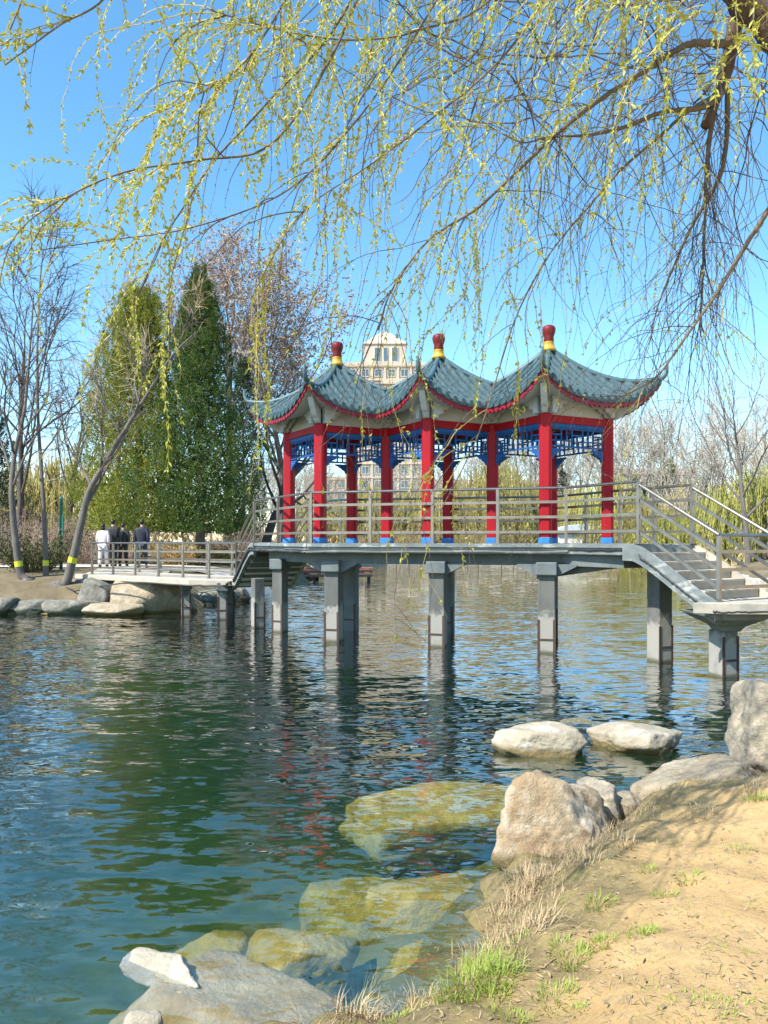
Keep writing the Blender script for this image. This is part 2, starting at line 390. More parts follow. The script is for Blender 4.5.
# ------------------------------------------------------------------ rocks
def rock_mat(name, c1, c2, c3, wet=True, wetcol=(.17, .13, .055), band=.07):
    m = mat(name, c1, c2, rough=.92, scale=5, bump=.9, bscale=8, c3=c3, s3=3.2, t3=(.48, .62), dist=.07)
    if wet:
        nt = m.node_tree; N, L = nt.nodes, nt.links; b = N['Principled BSDF']
        src = b.inputs['Base Color'].links[0].from_socket
        geo = N.new('ShaderNodeNewGeometry'); sep = N.new('ShaderNodeSeparateXYZ'); L.new(geo.outputs['Position'], sep.inputs[0])
        nz = N.new('ShaderNodeTexNoise'); nz.inputs['Scale'].default_value = 9; L.new(geo.outputs['Position'], nz.inputs['Vector'])
        ma = N.new('ShaderNodeMath'); ma.operation = 'MULTIPLY_ADD'; L.new(nz.outputs['Fac'], ma.inputs[0]); ma.inputs[1].default_value = -.05; L.new(sep.outputs['Z'], ma.inputs[2])
        mr = N.new('ShaderNodeMapRange'); mr.inputs['From Min'].default_value = band; mr.inputs['From Max'].default_value = band-.05
        L.new(ma.outputs[0], mr.inputs['Value'])
        mx = N.new('ShaderNodeMixRGB'); L.new(mr.outputs[0], mx.inputs['Fac']); L.new(src, mx.inputs['Color1']); mx.inputs['Color2'].default_value = (*wetcol, 1)
        L.new(mx.outputs[0], b.inputs['Base Color'])
    return m
RK_PALE = rock_mat('pale_limestone', (.44, .385, .28), (.33, .28, .20), (.54, .49, .40))
RK_DRY = rock_mat('dry_white_limestone', (.46, .41, .31), (.36, .31, .23), (.56, .51, .42), wet=False)
RK_WARM = rock_mat('warm_limestone', (.43, .33, .20), (.33, .22, .12), (.54, .47, .36))
RK_TAN = rock_mat('tan_limestone', (.36, .295, .20), (.26, .205, .135), (.45, .385, .28))
RK_GREY = rock_mat('grey_limestone', (.36, .31, .235), (.25, .215, .165), (.50, .42, .29))
RK_SUB = rock_mat('algae_covered_stone', (.56, .40, .09), (.32, .25, .055), (.66, .50, .20), wet=False)
RK_SLAB = rock_mat('silted_stone', (.50, .37, .19), (.37, .27, .13), (.60, .48, .30), wet=False)
RK_SHADE = rock_mat('shaded_stone', (.20, .19, .155), (.13, .125, .10), (.29, .27, .22), band=.12, wetcol=(.07, .08, .05))  # grey darkened: shade of the left shore trees put into the colour
def rock(name, label, c, dims, mat_, seed, rz=0, cuts=16, rough=.05, sub=5, top=None, tilt=(0, 0), group=None, parent=None):
    rng = random.Random(seed)
    bm = bmesh.new(); bmesh.ops.create_icosphere(bm, subdivisions=sub, radius=1)
    planes = []
    for k in range(cuts):
        v = Vector((rng.gauss(0, 1), rng.gauss(0, 1), rng.gauss(0, .8))).normalized()
        planes.append((v, rng.uniform(.62, .95)))
    planes += [(Vector((rng.uniform(-.15, .15), rng.uniform(-.15, .15), 1)).normalized(), top or rng.uniform(.6, .8)), (Vector((0, 0, -1)), .8)]
    for v in bm.verts:
        d = v.co.normalized(); r = 1.25
        acc = 0
        for n_, o_ in planes:
            k = d.dot(n_)
            if k > .05: acc += (k/o_)**36
        r = min(1.25, 1.0/(acc**(1/36)) if acc > 0 else 1.25)
        r *= 1 + rough*1.3*mnoise.fractal(d*1.7 + Vector((seed, 0, 0)), .8, 2.1, 6) + rough*.55*mnoise.ridged_multi_fractal(d*2.6 + Vector((0, seed, 0)), 1.0, 2.0, 4, 1, 2)*.5
        ds, _ = mnoise.voronoi(d*1.9 + Vector((seed*1.7, 3, 0)))
        crack = max(0, 1 - (ds[1]-ds[0])/.07); r *= 1 - .030*crack + .05*((ds[0]*7.3) % .35)
        ds, _ = mnoise.voronoi(d*5.2 + Vector((0, 3, seed)))
        r *= 1 + .022*(ds[0]-.3)
        v.co = d*r
    M = Matrix.Rotation(rz, 4, 'Z') @ Matrix.Rotation(tilt[0], 4, 'X') @ Matrix.Rotation(tilt[1], 4, 'Y') @ Matrix.Diagonal((dims[0]/2, dims[1]/2, dims[2]/2, 1))
    bmesh.ops.transform(bm, matrix=M, verts=bm.verts)
    me = bpy.data.meshes.new(name); bm.to_mesh(me); bm.free(); me.materials.append(mat_)
    me.polygons.foreach_set('use_smooth', [True]*len(me.polygons))
    o = bpy.data.objects.new(name, me); COL.objects.link(o); o.location = c
    if label: tag(o, label, 'rock', group)
    return o
rock('rock', 'flat pale rock standing in the water, left one of two', (1.57, 7.45, .06), (1.0, .72, .46), RK_PALE, 3, rz=-.1, top=.75)
rock('rock', 'low pale rock with a rounded end, right one of two standing in the water', (2.58, 7.60, .05), (.98, .70, .42), RK_PALE, 8, rz=.2, top=.8)
rock('boulder', 'big jagged warm white boulder at the edge of the dirt bank', (1.20, 5.0, .08), (.78, .60, .74), RK_WARM, 27, rz=.3, cuts=8, rough=.09, tilt=(.1, .42), top=.95)
rock('rock', 'small grey block wedged between the jagged boulder and the broad slab', (1.60, 5.52, .16), (.36, .34, .36), RK_GREY, 5, cuts=9)
rock('stone', 'small low wedge of stone at the foot of the broad tan slab', (1.80, 5.52, .10), (.34, .26, .22), RK_TAN, 15, cuts=9)
rock('boulder', 'broad tan slab of rock sloping up the bank beside the corner boulder', (2.55, 5.90, .12), (1.30, .85, .66), RK_TAN, 33, rz=.42, top=.62, tilt=(-.1, -.18))
rock('boulder', 'large grey topped boulder with a cream side at the frame edge', (3.56, 6.55, .34), (1.25, .95, 1.0), RK_GREY, 47, rz=.3, cuts=8, rough=.08, tilt=(.1, .3), top=.85)
rock('rock', 'wide flat slab just under the water with silt on its top', (-.76, 3.50, -.335), (1.72, 1.05, .66), RK_SLAB, 52, rz=-.15, top=.92, rough=.04)
rock('rock', 'white wedge of stone breaking the surface on the submerged slab', (-1.08, 3.66, -.012), (.44, .19, .11), RK_DRY, 64, rz=-.5, cuts=6, rough=.08, top=.9, tilt=(.12, -.12))
rock('stone', 'small white stone tip at the bottom edge in the shallow water', (-1.03, 3.22, .0), (.16, .12, .12), RK_DRY, 66, cuts=8, sub=3)
rock('rock', 'yellowish submerged boulder behind the silty slab', (-.50, 4.25, -.36), (.85, .65, .52), RK_SUB, 71, rz=.2, top=.9)
rock('rock', 'small olive stone under water left of the yellowish boulder', (-1.0, 4.45, -.42), (.5, .4, .4), RK_SUB, 75)
rock('rock', 'long pale green stone under water beside the jagged boulder', (.25, 5.0, -.46), (1.15, .85, .58), RK_SUB, 81, rz=.1, top=.9)
rock('rock', 'olive stone under water close to the grassy corner of the bank', (.28, 4.35, -.50), (.85, .62, .5), RK_SUB, 86, rz=.4, top=.9)
rock('rock', 'far submerged stone showing yellow below the left pale rock', (.35, 6.75, -.48), (1.7, 1.0, .7), RK_SUB, 91, rz=-.1, top=.9)
rock('rock', 'green stone deep under water in the open middle', (-.1, 5.4, -.6), (.8, .7, .5), RK_SUB, 97)

# ------------------------------------------------------------------ the pavilion
BC = Vector((1.18, 15.95, 0)); AX = Vector((math.cos(R(16)), -math.sin(R(16)), 0)); NV = Vector((-math.sin(R(16)), -math.cos(R(16)), 0))
def W(u, v, z=0): return BC + AX*u + NV*v + Vector((0, 0, z))
RZ = R(-16)
DECK = 2.05
SP, RU, RV, CU, CV = 2.32, 2.2, 1.85, 1.16, 1.05
ZAP, HD, LIFT = 6.05, 1.27, .52
pav = thing('pavilion', 'red columned pavilion with three joined blue grey tiled roofs on the bridge', 'pavilion', (BC.x, BC.y, DECK))
def roofz(cu, cv):
    t = cu + cv; a = abs(cu - cv)
    return ZAP - HD*(1.35*t - .35*t*t) + LIFT*a**2.6
CENT = (-SP, 0.0, SP)
def clip_side(i, su): return (i == 0 and su > 0) or (i == 1) or (i == 2 and su < 0)
def facemesh(i, su, sv, func, nk, ns, k0=0, k1=1):
    """grid over one roof face of pyramid i; inner faces are cut where they meet the next pyramid"""
    mb = MB(); g = []
    for a in range(nk+1):
        k = k0 + (k1-k0)*a/nk; row = []
        for b in range(ns+1):
            u, v, z = func(k, b/ns)
            row.append(len(mb.v)); mb.v.append((CENT[i] + su*u, sv*v, z))
        g.append(row)
    for a in range(nk):
        for b in range(ns):
            mb.f.append((g[a][b], g[a+1][b], g[a+1][b+1], g[a][b+1]))
    return mb
def finish(mb, i, su):
    """clip in pavilion coordinates, then to world"""
    bm = bmesh.new(); me = bpy.data.meshes.new('tmp'); me.from_pydata(mb.v, [], mb.f); bm.from_mesh(me); bpy.data.meshes.remove(me)
    if clip_side(i, su):
        x = CENT[i] + su*SP/2
        bmesh.ops.bisect_plane(bm, geom=bm.verts[:]+bm.edges[:]+bm.faces[:], plane_co=(x, 0, 0), plane_no=(su, 0, 0), clear_outer=True)
    out = MB()
    bm.verts.ensure_lookup_table()
    for v in bm.verts: out.v.append(tuple(W(v.co.x, v.co.y, v.co.z)))
    for f in bm.faces: out.f.append(tuple(v.index for v in f.verts))
    bm.free(); return out
def join(dst, src):
    n = len(dst.v); dst.v += src.v; dst.f += [tuple(i+n for i in f) for f in src.f]
NROW = 16
def tilefunc(k, s):
    q = s*2*min(k, 1-k); cu, cv = 1-k-q/2, k-q/2
    z = roofz(cu, cv)
    f = (k*NROW) % 1.0; d = (f-.5)/.30
    z += .078*math.sqrt(max(0, 1-d*d)) + .028*(1 - ((q*1.45/.20) % 1.0))
    return cu*RU, cv*RV, z
def edge(k, drop, inset):
    z = roofz(1-k, k); s = 1-inset
    return (1-k)*RU*s, k*RV*s, z - drop
for i in range(3):
    tiles = MB(); trims = {1: MB(), -1: MB()}; sof = MB(); caps = MB()
    for su in (-1, 1):
        for sv in (-1, 1):
            join(tiles, finish(facemesh(i, su, sv, tilefunc, NROW*10, 34), i, su))
            # closing skirt under the tile ends
            def skirt(k, s):
                u, v, z = tilefunc(k, 0); return u, v, z*(1-s) + (roofz(1-k, k)-.035)*s
            join(tiles, finish(facemesh(i, su, sv, skirt, NROW*10, 1), i, su))
            # red fascia under the eave, a strip with real thickness and a toothed lower edge
            def fas(k, s):
                tooth = .035*(abs(math.sin(k*NROW*1.5*math.pi)) > .5)
                if s < .3: return edge(k, .03, .012)
                if s < .6: return edge(k, .095 + tooth, .012)
                if s < .9: return edge(k, .095 + tooth, .040)
                return edge(k, .03, .040)
            join(trims[sv], finish(facemesh(i, su, sv, fas, NROW*12, 3), i, su))
            def soff(k, s):
                u0, v0, z0 = edge(k, .075, .03); s2 = s
                u1, v1 = (1-k)*CU, k*CV; z1 = 4.86
                zz = z0 + (z1-z0)*(s2**.8) - .03*math.sin(math.pi*s2)
                return u0+(u1-u0)*s2, v0+(v1-v0)*s2, zz
            join(sof, finish(facemesh(i, su, sv, soff, 24, 10), i, su))
    for su in (-1, 1):
        for sv in (-1, 1):
            for q in range(NROW):
                k = (q+.5)/NROW; u, v, z = (1-k)*RU*1.004, k*RV*1.004, roofz(1-k, k)
                if clip_side(i, su) and u > SP/2: continue
                p = W(CENT[i]+su*u, sv*v, z+.012); nd = (AX*su*RV + NV*sv*RU).normalized()
                tiles.tube([p - nd*.01, p + nd*.022], .05, 10)
    rf = tiles.build('roof', M_TILE, pav)
    for tr_ in trims.values(): tr_.build('eave_trim', M_TRIM_RED, pav)
    sof.build('soffit', M_WHITE, pav, smooth=True)
    # ridges
    def hip(fu, fv, t0, t1, n=26, horn=True):
        p = []; r = []
        for a in range(n+1):
            t = t0 + (t1-t0)*a/n
            p.append(W(CENT[i]+fu*t*RU, fv*t*RV, roofz(t*abs(fu), t*abs(fv)) + .04)); r.append(.055)
        if horn:
            d = (p[-1]-p[-3]).normalized(); e = p[-1]
            for a, (o_, h_, rr) in enumerate(((.04, .04, .052), (.075, .11, .044), (.09, .20, .032), (.095, .29, .016))):
                dd = Vector((d.x, d.y, 0)).normalized()
                p.append(e + dd*o_ + Vector((0, 0, h_))); r.append(rr)
        m = MB(); m.tube(p, r, 8); m.build('ridge', M_RIDGE, rf, smooth=True)
    hip(0, 1, .03, 1); hip(0, -1, .03, 1)
    for su in (-1, 1):
        if clip_side(i, su): hip(su, 0, .03, SP/2/RU, horn=False)
        else: hip(su, 0, .03, 1)
    m = MB(); m.lathe(W(CENT[i], 0, ZAP-.03), [(.15, 0), (.15, .05), (.125, .07), (.10, .17), (.115, .19)], 18); fb = m.build('finial_base', M_YEL, rf, smooth=True)
    m = MB(); m.lathe(W(CENT[i], 0, ZAP+.16), [(.095, 0), (.105, .03), (.10, .10), (.115, .15), (.135, .21), (.14, .27), (.12, .32), (.06, .35)], 18); m.build('finial', M_FIN, rf, smooth=True)
    # flat dark ceiling inside the column square
    m = MB(); c = CENT[i]
    m.prism([W(c-CU+.06, 0), W(c, CV-.06), W(c+CU-.06, 0), W(c, -CV+.06)], 4.47, 4.50); m.build('ceiling', M_DARK, pav)
COLS = [(-SP-CU, 0), (-SP/2, 0), (SP/2, 0), (SP+CU, 0)] + [(c, s*CV) for c in CENT for s in (1, -1)]
def column(u, v):
    w = .118; m = MB()
    prof = [(w, .16), (w, 2.50)]
    n = []
    b = w*.62
    poly = [(w, -b), (w, b), (b, w), (-b, w), (-w, b), (-w, -b), (-b, -w), (b, -w)]
    poly = [(w*x/w, y) for x, y in poly]
    m.prism([W(u+x, v+y) for x, y in poly], DECK+.12, 4.56)
    o = m.build('column', M_RED, pav, bevel=.012)
    m = MB(); s = 1.10
    m.prism([W(u+x*s, v+y*s) for x, y in poly], DECK, DECK+.12); m.build('column_base', M_BLUEB, o, bevel=.008)
    # white scalloped bracket plate from the column head out under the hip
    return o
for u, v in COLS: column(u, v)
def scallop_plate(u, v, du, dv, L, ztop0, ztop1, zbot):
    """a cloud-edged bracket board standing on the column head and running out below the hip"""
    m = MB(); n = 18; top = []; bot = []
    for a in range(n+1):
        s = a/n
        zt = ztop0 + (ztop1-ztop0)*s**1.5
        zb = zbot + (zt-.05-zbot)*min(1, s*1.02) - .035*abs(math.sin(s*3*math.pi)) * (1-s)
        top.append(zt); bot.append(min(zb, zt-.02))
    side = Vector((-dv, du, 0)).normalized()*.06
    sd = AX*side.x + NV*side.y
    for a in range(n):
        p0 = W(u+du*L*a/n, v+dv*L*a/n); p1 = W(u+du*L*(a+1)/n, v+dv*L*(a+1)/n)
        k = len(m.v)
        for p, zt, zb in ((p0, top[a], bot[a]), (p1, top[a+1], bot[a+1])):
            for sg in (-1, 1):
                m.v.append(tuple(p + sd*sg + Vector((0, 0, zb)))); m.v.append(tuple(p + sd*sg + Vector((0, 0, zt))))
        m.f += [(k, k+1, k+5, k+4), (k+2, k+6, k+7, k+3), (k, k+4, k+6, k+2), (k+1, k+3, k+7, k+5)]
    m.build('bracket_board', M_WHITE, pav)
for c in CENT:
    for s in (1, -1): scallop_plate(c, s*(CV+.12), 0, s, RV-CV-.32, 4.84, 5.08, 4.56)
for s in (1, -1): scallop_plate(s*(SP+CU+.12), 0, s, 0, RU-CU-.35, 4.84, 5.08, 4.56)
def lobes(p0, p1):
    """row of white cloud lobes hanging above the lintel, one board per side"""
    d = (p1-p0); L = d.length; d.normalize(); nrm = Vector((-d.y, d.x, 0))*.02
    m = MB(); n = 48
    for a in range(n):
        zz = []
        for b in (a, a+1):
            s = b/n; zz.append(4.57 + .16 - .11*abs(math.sin(s*3*math.pi))**.6)
        k = len(m.v)
        for b, z in ((a, zz[0]), (a+1, zz[1])):
            p = p0 + d*L*b/n
            for sg in (-1, 1):
                m.v.append(tuple(p+nrm*sg+Vector((0, 0, 4.555)))); m.v.append(tuple(p+nrm*sg+Vector((0, 0, z))))
        m.f += [(k, k+1, k+5, k+4), (k+2, k+6, k+7, k+3), (k+1, k+3, k+7, k+5)]
    return m
for c in CENT:
    for su in (-1, 1):
        for sv in (-1, 1):
            A = W(c + su*CU, 0); B_ = W(c, sv*CV)
            d = (B_-A); L = d.length; d.normalize(); a0 = A + d*.11; b0 = B_ - d*.11
            zv = Vector((0, 0, 1))
            m = MB(); m.bar(a0+zv*4.47, b0+zv*4.47, .13, .15); lin = m.build('lintel', M_RED, pav, bevel=.008)
            m = MB(); m.bar(a0+zv*4.355, b0+zv*4.355, .07, .075); m.build('lintel_rail', M_BLUE, lin)
            # blue fretwork
            m = MB(); LL = (b0-a0).length
            def bar(s0, z0, s1, z1, w=.026): m.bar(a0+d*s0+zv*z0, a0+d*s1+zv*z1, .03, w)
            z0, z1 = 3.95, 4.30
            def vb(s0, za, zb, w=.026): m.box(a0+d*s0+zv*((za+zb)/2), (w, .03, zb-za), rz=math.atan2(d.y, d.x))
            bar(0, z0, LL, z0, .035); bar(0, z1, LL, z1, .03)
            for s_ in (.02, LL-.02): vb(s_, z0, z1, .035)
            cell = LL/5
            for q in range(5):
                sa, sb = q*cell, (q+1)*cell
                if q: vb(sa, z0, z1)
                zm = (z0+z1)/2; zq = z0 + (z1-z0)*(.33 if q % 2 else .66)
                bar(sa, zq, sb, zq)
                vb(sa + cell*.5, zq if q % 2 else z0, z1 if q % 2 else zq)
                if q in (0, 4): bar(sa, z0+(z1-z0)*.33, sb, z0+(z1-z0)*.33)
            m.build('lattice', M_BLUE, pav)
            for s0, sg in ((0, 1), (LL, -1)):
                m = MB(); prof = [(0, 3.905), (.32, 3.905), (.31, 3.87), (.25, 3.86), (.23, 3.83), (.17, 3.815), (.14, 3.775), (.09, 3.76), (.065, 3.70), (0, 3.69)]
                k = len(m.v); off = Vector((-d.y, d.x, 0))*.022
                for o_ in (off, -off):
                    for s_, z_ in prof: m.v.append(tuple(a0 + d*(s0+sg*s_) + zv*z_ + o_))
                n_ = len(prof)
                m.f.append(tuple(range(n_))); m.f.append(tuple(range(2*n_-1, n_-1, -1)))
                for j in range(n_): m.f.append((j, (j+1) % n_, n_+(j+1) % n_, n_+j))
                m.build('bracket', M_BLUE, pav)
            m = MB(); m.bar(a0+zv*4.70, b0+zv*4.70, .05, .305); m.build('frieze', M_WHITE, pav)
            outn = (W(c+su*CU, sv*CV) - W(c, 0)); outn.z = 0; perp = Vector((-d.y, d.x, 0)); perp = perp if perp.dot(outn) > 0 else -perp
            for s0, sg in ((-.10, 1), (LL+.10, -1)):
                for lay, (of, sc_) in enumerate(((.10, 1.0), (.19, .72))):
                    prof = [(0, 4.56), (.13, 4.56), (.17, 4.60), (.17, 4.64), (.27, 4.65), (.32, 4.69), (.32, 4.73), (.43, 4.74), (.49, 4.78), (.50, 4.83), (.62, 4.85), (.66, 4.90), (0, 4.95)]
                    m = MB(); n_ = len(prof)
                    for o_ in (of-.025, of+.025):
                        for s_, z_ in prof: m.v.append(tuple(a0 + d*(s0+sg*s_*sc_) + zv*z_ + perp*o_))
                    m.f.append(tuple(range(n_))); m.f.append(tuple(range(2*n_-1, n_-1, -1)))
                    for j in range(n_): m.f.append((j, (j+1) % n_, n_+(j+1) % n_, n_+j))
                    m.build('cloud_bracket', M_WHITE, pav)

# ------------------------------------------------------------------ the bridge
br = thing('footbridge', 'grey concrete zigzag footbridge with steel railings carrying the pavilion over the lake', 'bridge', (BC.x, BC.y, 0))
LZ = 1.19
deck = [(-2.45, 1.45), (2.75, 1.45), (3.90, 2.60), (4.95, 1.45), (3.80, .25), (2.45, -1.45), (-2.75, -1.45), (-3.90, -2.45), (-4.95, -1.10), (-3.80, .05)]
m = MB(); m.prism([W(*p) for p in deck], DECK-.20, DECK); dk = m.build('deck', M_FASCIA, br, bevel=.02)
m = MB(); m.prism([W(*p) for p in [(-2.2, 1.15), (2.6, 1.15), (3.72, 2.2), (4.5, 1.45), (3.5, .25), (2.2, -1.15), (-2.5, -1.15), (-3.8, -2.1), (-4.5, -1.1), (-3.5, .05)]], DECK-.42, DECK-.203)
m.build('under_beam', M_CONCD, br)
# coping lip round the edge
m = MB()
for a in range(len(deck)):
    p, q = deck[a], deck[(a+1) % len(deck)]
    if a in (2, 7): continue
    m.bar(W(*p, DECK-.035), W(*q, DECK-.035), .07, .066)
m.build('coping', M_FASCIA, dk)
def stair(n0, f0, n1, f1, z0, z1, nst, name_mat):
    """flight from the edge n0-f0 at z0 down to n1-f1 at z1 (world xy), S-curved side strings"""
    n0, f0, n1, f1 = [Vector((p.x, p.y, 0)) for p in (n0, f0, n1, f1)]
    m = MB(); h = (z0-z1)/nst
    for k in range(nst):
        t0, t1 = k/(nst), (k+1)/(nst)
        a, b = n0.lerp(n1, t0), f0.lerp(f1, t0); c, d = n0.lerp(n1, t1), f0.lerp(f1, t1)
        ztop = z0 - h*(k+1)
        ins = (b-a).normalized()*.06
        m.prism([a+ins, c+ins, d-ins, b-ins], ztop-.17, ztop-.035)
        # tread slab with a small nosing
        nz = (c-a).normalized()*.02
        m.prism([a+ins*1.0, c+ins+nz, d-ins+nz, b-ins], ztop-.033, ztop)
    s = m.build('stair_flight', M_STEP, br)
    for e0, e1, sg in ((n0, n1, 1), (f0, f1, -1)):
        mm = MB(); N_ = 24; ins = ((f0-n0).normalized())*.055*sg
        rows = []
        dirn = (e1-e0).normalized()
        for a in range(N_+1):
            t = -.16 + 1.17*a/N_
            p = e0 + (e1-e0)*t
            tt = min(1, max(0, (t+.10)/1.2)); sm = tt*tt*(3-2*tt)
            lin = min(1, max(0, t)); zt = z0 - (z0-z1)*(.45*sm + .55*lin)
            zt -= .012
            rows.append([p - ins + Vector((0, 0, zt+.01)), p + ins + Vector((0, 0, zt+.01)), p + ins + Vector((0, 0, zt-.27)), p - ins + Vector((0, 0, zt-.27))])
        for r_ in rows: mm.v += [tuple(x) for x in r_]
        for a in range(N_):
            for j in range(4):
                mm.f.append((a*4+j, a*4+(j+1) % 4, (a+1)*4+(j+1) % 4, (a+1)*4+j))
        mm.f += [(0, 1, 2, 3), (N_*4+3, N_*4+2, N_*4+1, N_*4)]
        mm.build('stair_string', M_FASCIA if sg > 0 else M_STEP, s)
    # soffit slab below the flight
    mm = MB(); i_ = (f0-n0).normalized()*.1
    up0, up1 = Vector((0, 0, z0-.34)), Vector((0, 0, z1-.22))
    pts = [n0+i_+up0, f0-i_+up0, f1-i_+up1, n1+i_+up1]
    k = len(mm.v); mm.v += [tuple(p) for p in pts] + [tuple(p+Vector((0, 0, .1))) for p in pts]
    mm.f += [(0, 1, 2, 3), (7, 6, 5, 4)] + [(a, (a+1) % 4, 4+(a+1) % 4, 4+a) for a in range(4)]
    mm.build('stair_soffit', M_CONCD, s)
    return s
RN0, RF0, RN1, RF1 = W(3.90, 2.60), W(4.95, 1.45), W(4.98, 3.70), W(6.02, 2.52)
LN0, LF0, LN1, LF1 = W(-4.95, -1.10), W(-3.90, -2.45), W(-6.02, -2.20), W(-4.98, -3.50)
stair(RN0, RF0, RN1, RF1, DECK, LZ, 6, None)
LZL = 1.07
stair(LN0, LF0, LN1, LF1, DECK, LZL, 6, None)
rl = [(4.58, 10.98), (5.2, 10.82), (6.6, 10.80), (9.6, 12.5), (8.9, 13.8), (RF1.x, RF1.y), (RN1.x, RN1.y)]
m = MB(); m.prism(rl, LZ-.17, LZ); m.build('landing', M_STEP, br, bevel=.015)
ll = [(LN1.x+.12, LN1.y-.25), (LN1.x, LN1.y), (LF1.x, LF1.y), (-8.3, 24.7), (-9.7, 23.2), (-5.2, 19.75)]
m = MB(); m.prism(ll, LZL-.15, LZL); m.build('landing', M_STEP, br, bevel=.015)
# curved fascia, cables
def cable(path, r, name='cable'):
    m = MB(); m.tube(path, r, 6); return m.build(name, M_CABLE, br, smooth=True)
zc = DECK-.13
def along(pts, n=14, jig=.012, seed=1):
    rng = random.Random(seed); out = []
    for a in range(len(pts)-1):
        for k in range(n):
            t = k/n; p = pts[a].lerp(pts[a+1], t); out.append(p + Vector((0, 0, rng.uniform(-jig, jig))))
    out.append(pts[-1]); return out
def string_pts(e0, e1, side, z0, z1, off):
    out = []
    for k in range(1, 10):
        t = k/10; tt = min(1, max(0, (t+.10)/1.2)); sm = tt*tt*(3-2*tt)
        out.append(e0.lerp(e1, t) - side*off + Vector((0, 0, z0 - (z0-z1)*(.45*sm+.55*t) - .15)))
    return out
rsd = (RF0-RN0).normalized(); lsd = (LF0-LN0).normalized()
c1 = [W(-2.5, 1.50, zc), W(2.78, 1.50, zc+.02), W(3.93, 2.66, zc+.02), *string_pts(RN0, RN1, rsd, DECK, LZ, .075), RN1-rsd*.12+Vector((0, 0, LZ-.12)), Vector((4.9, 10.78, LZ-.13)), Vector((5.3, 10.76, LZ-.12)), Vector((6.6, 10.74, LZ-.11)), Vector((9.6, 12.4, LZ-.1))]
cable(along(c1, 10), .014)
c2 = [W(-2.5, 1.495, zc-.05), W(-3.85, .12, zc-.04), W(-5.0, -1.05, zc-.04), *string_pts(LN0, LN1, lsd, DECK, LZL, .085), Vector((-4.15, 19.38, LZL-.14)), Vector((-5.3, 19.68, LZL-.15)), Vector((-7.0, 20.9, LZL-.13)), Vector((-8.0, 21.4, LZL-.25)), Vector((-9.2, 22.0, LZL-.45)), Vector((-10.2, 22.9, LZL-.25))]
cable(along(c2, 8), .022)
cable(along([p + Vector((0, 0, .05)) for p in c2[:13]], 8, seed=4), .016)
# railings
def railing(p0, z0, p1, z1, n, h=1.05, end=True, start=True):
    p0 = Vector((p0.x, p0.y, 0)); p1 = Vector((p1.x, p1.y, 0)); z = Vector((0, 0, 1))
    m = MB()
    A, B_ = p0 + z*z0, p1 + z*z1
    hs = (h, h*.75, h*.48, h*.21)
    for j, hh in enumerate(hs):
        if j == 0: m.tube([A+z*hh, B_+z*hh], .026, 10)
        else: m.bar(A+z*hh, B_+z*hh, .025, .05)
    r_ = m.build('railing', M_STEEL, br)
    for k in range(n+1):
        if (k == 0 and not start) or (k == n and not end): continue
        p = A.lerp(B_, k/n); mm = MB(); rz = math.atan2((p1-p0).y, (p1-p0).x)
        mm.box(p + z*(h-.012)/2, (.055, .055, h-.012), rz=rz)
        mm.box(p + z*.006, (.11, .11, .012), rz=rz)
        mm.build('post', M_STEEL, r_)
    return r_
e = .07
FL, FR = W(-2.40, 1.38), W(2.72, 1.38)
railing(FL, DECK, FR, DECK, 4)
RNp, RFp = RN0 + rsd*e, RF0 - rsd*e
RN1p, RF1p = RN1 + rsd*e, RF1 - rsd*e
LNp, LFp = LN0 + lsd*e, LF0 - lsd*e
LN1p, LF1p = LN1 + lsd*e, LF1 - lsd*e
railing(FR, DECK, RNp, DECK, 1, start=False)
railing(W(-3.72, .08), DECK, FL, DECK, 1, end=False)
railing(W(-3.72, .08), DECK, LNp, DECK, 1, start=False)
railing(W(3.72, .25), DECK, RFp, DECK, 2)
BRp, BLp = W(2.40, -1.38), W(-2.72, -1.38)
railing(BRp, DECK, W(3.72, .25), DECK, 2, end=False)
railing(BLp, DECK, BRp, DECK, 4, end=False)
railing(BLp, DECK, LFp, DECK, 1, start=False)
railing(RNp, DECK, RN1p, LZ, 1, h=1.0, start=False)
railing(RFp, DECK, RF1p, LZ, 1, h=1.0, start=False)
railing(LNp, DECK, LN1p, LZL, 1, h=.98, start=False)
railing(LFp, DECK, LF1p, LZL, 1, h=.98, start=False)
railing(RN1p, LZ, Vector((9.3, 13.2, 0)), LZ, 3, h=1.0, start=False)
railing(RF1p, LZ, Vector((8.8, 13.7, 0)), LZ, 2, h=1.0, start=False)
LE = Vector((-9.15, 23.2, 0)); LEF = Vector((-8.1, 24.5, 0))
railing(LN1p, LZL, LE, LZL, 6, h=.97, start=False)
railing(LF1p, LZL, LEF, LZL, 6, h=.97, start=False)
# pillars
def pillar(x, y, ztop, w=.30, rz=R(-16), cap=True, d=None, strips=True, mat_=None):
    d = d or w; m = MB(); m.box((x, y, (ztop-2.4)/2), (w, d, ztop+2.4), rz=rz)
    o = m.build('pillar', mat_ or M_PIER, br, bevel=.018)
    M = Matrix.Rotation(rz, 3, 'Z')
    if cap:
        mm = MB(); n = 8
        mm.box((x, y, ztop-.05), (w*1.25, d*1.5, .24), rz=rz); mm.build('pillar_cap', M_CONCD, o, bevel=.02)
    if strips:
        mm = MB()
        for sx in (-1, 1):
            c = Vector((x, y, .30)) + M @ Vector((sx*(w/2-.012), -(d/2+.002), 0)); mm.box(c, (.045, .014, .66), rz=rz)
        c = Vector((x, y, .26)) + M @ Vector((0, -(d/2+.004), 0)); mm.box(c, (w, .012, .035), rz=rz)
        mm.build('rusty_strip', M_RUST, o)
    return o
for (px, D, zt) in ((334, 15.5, 1.63), (438, 14.75, 1.63), (547, 13.95, 1.63)):
    pillar((px-384)/740*D, D, zt, w=.31, d=.34)
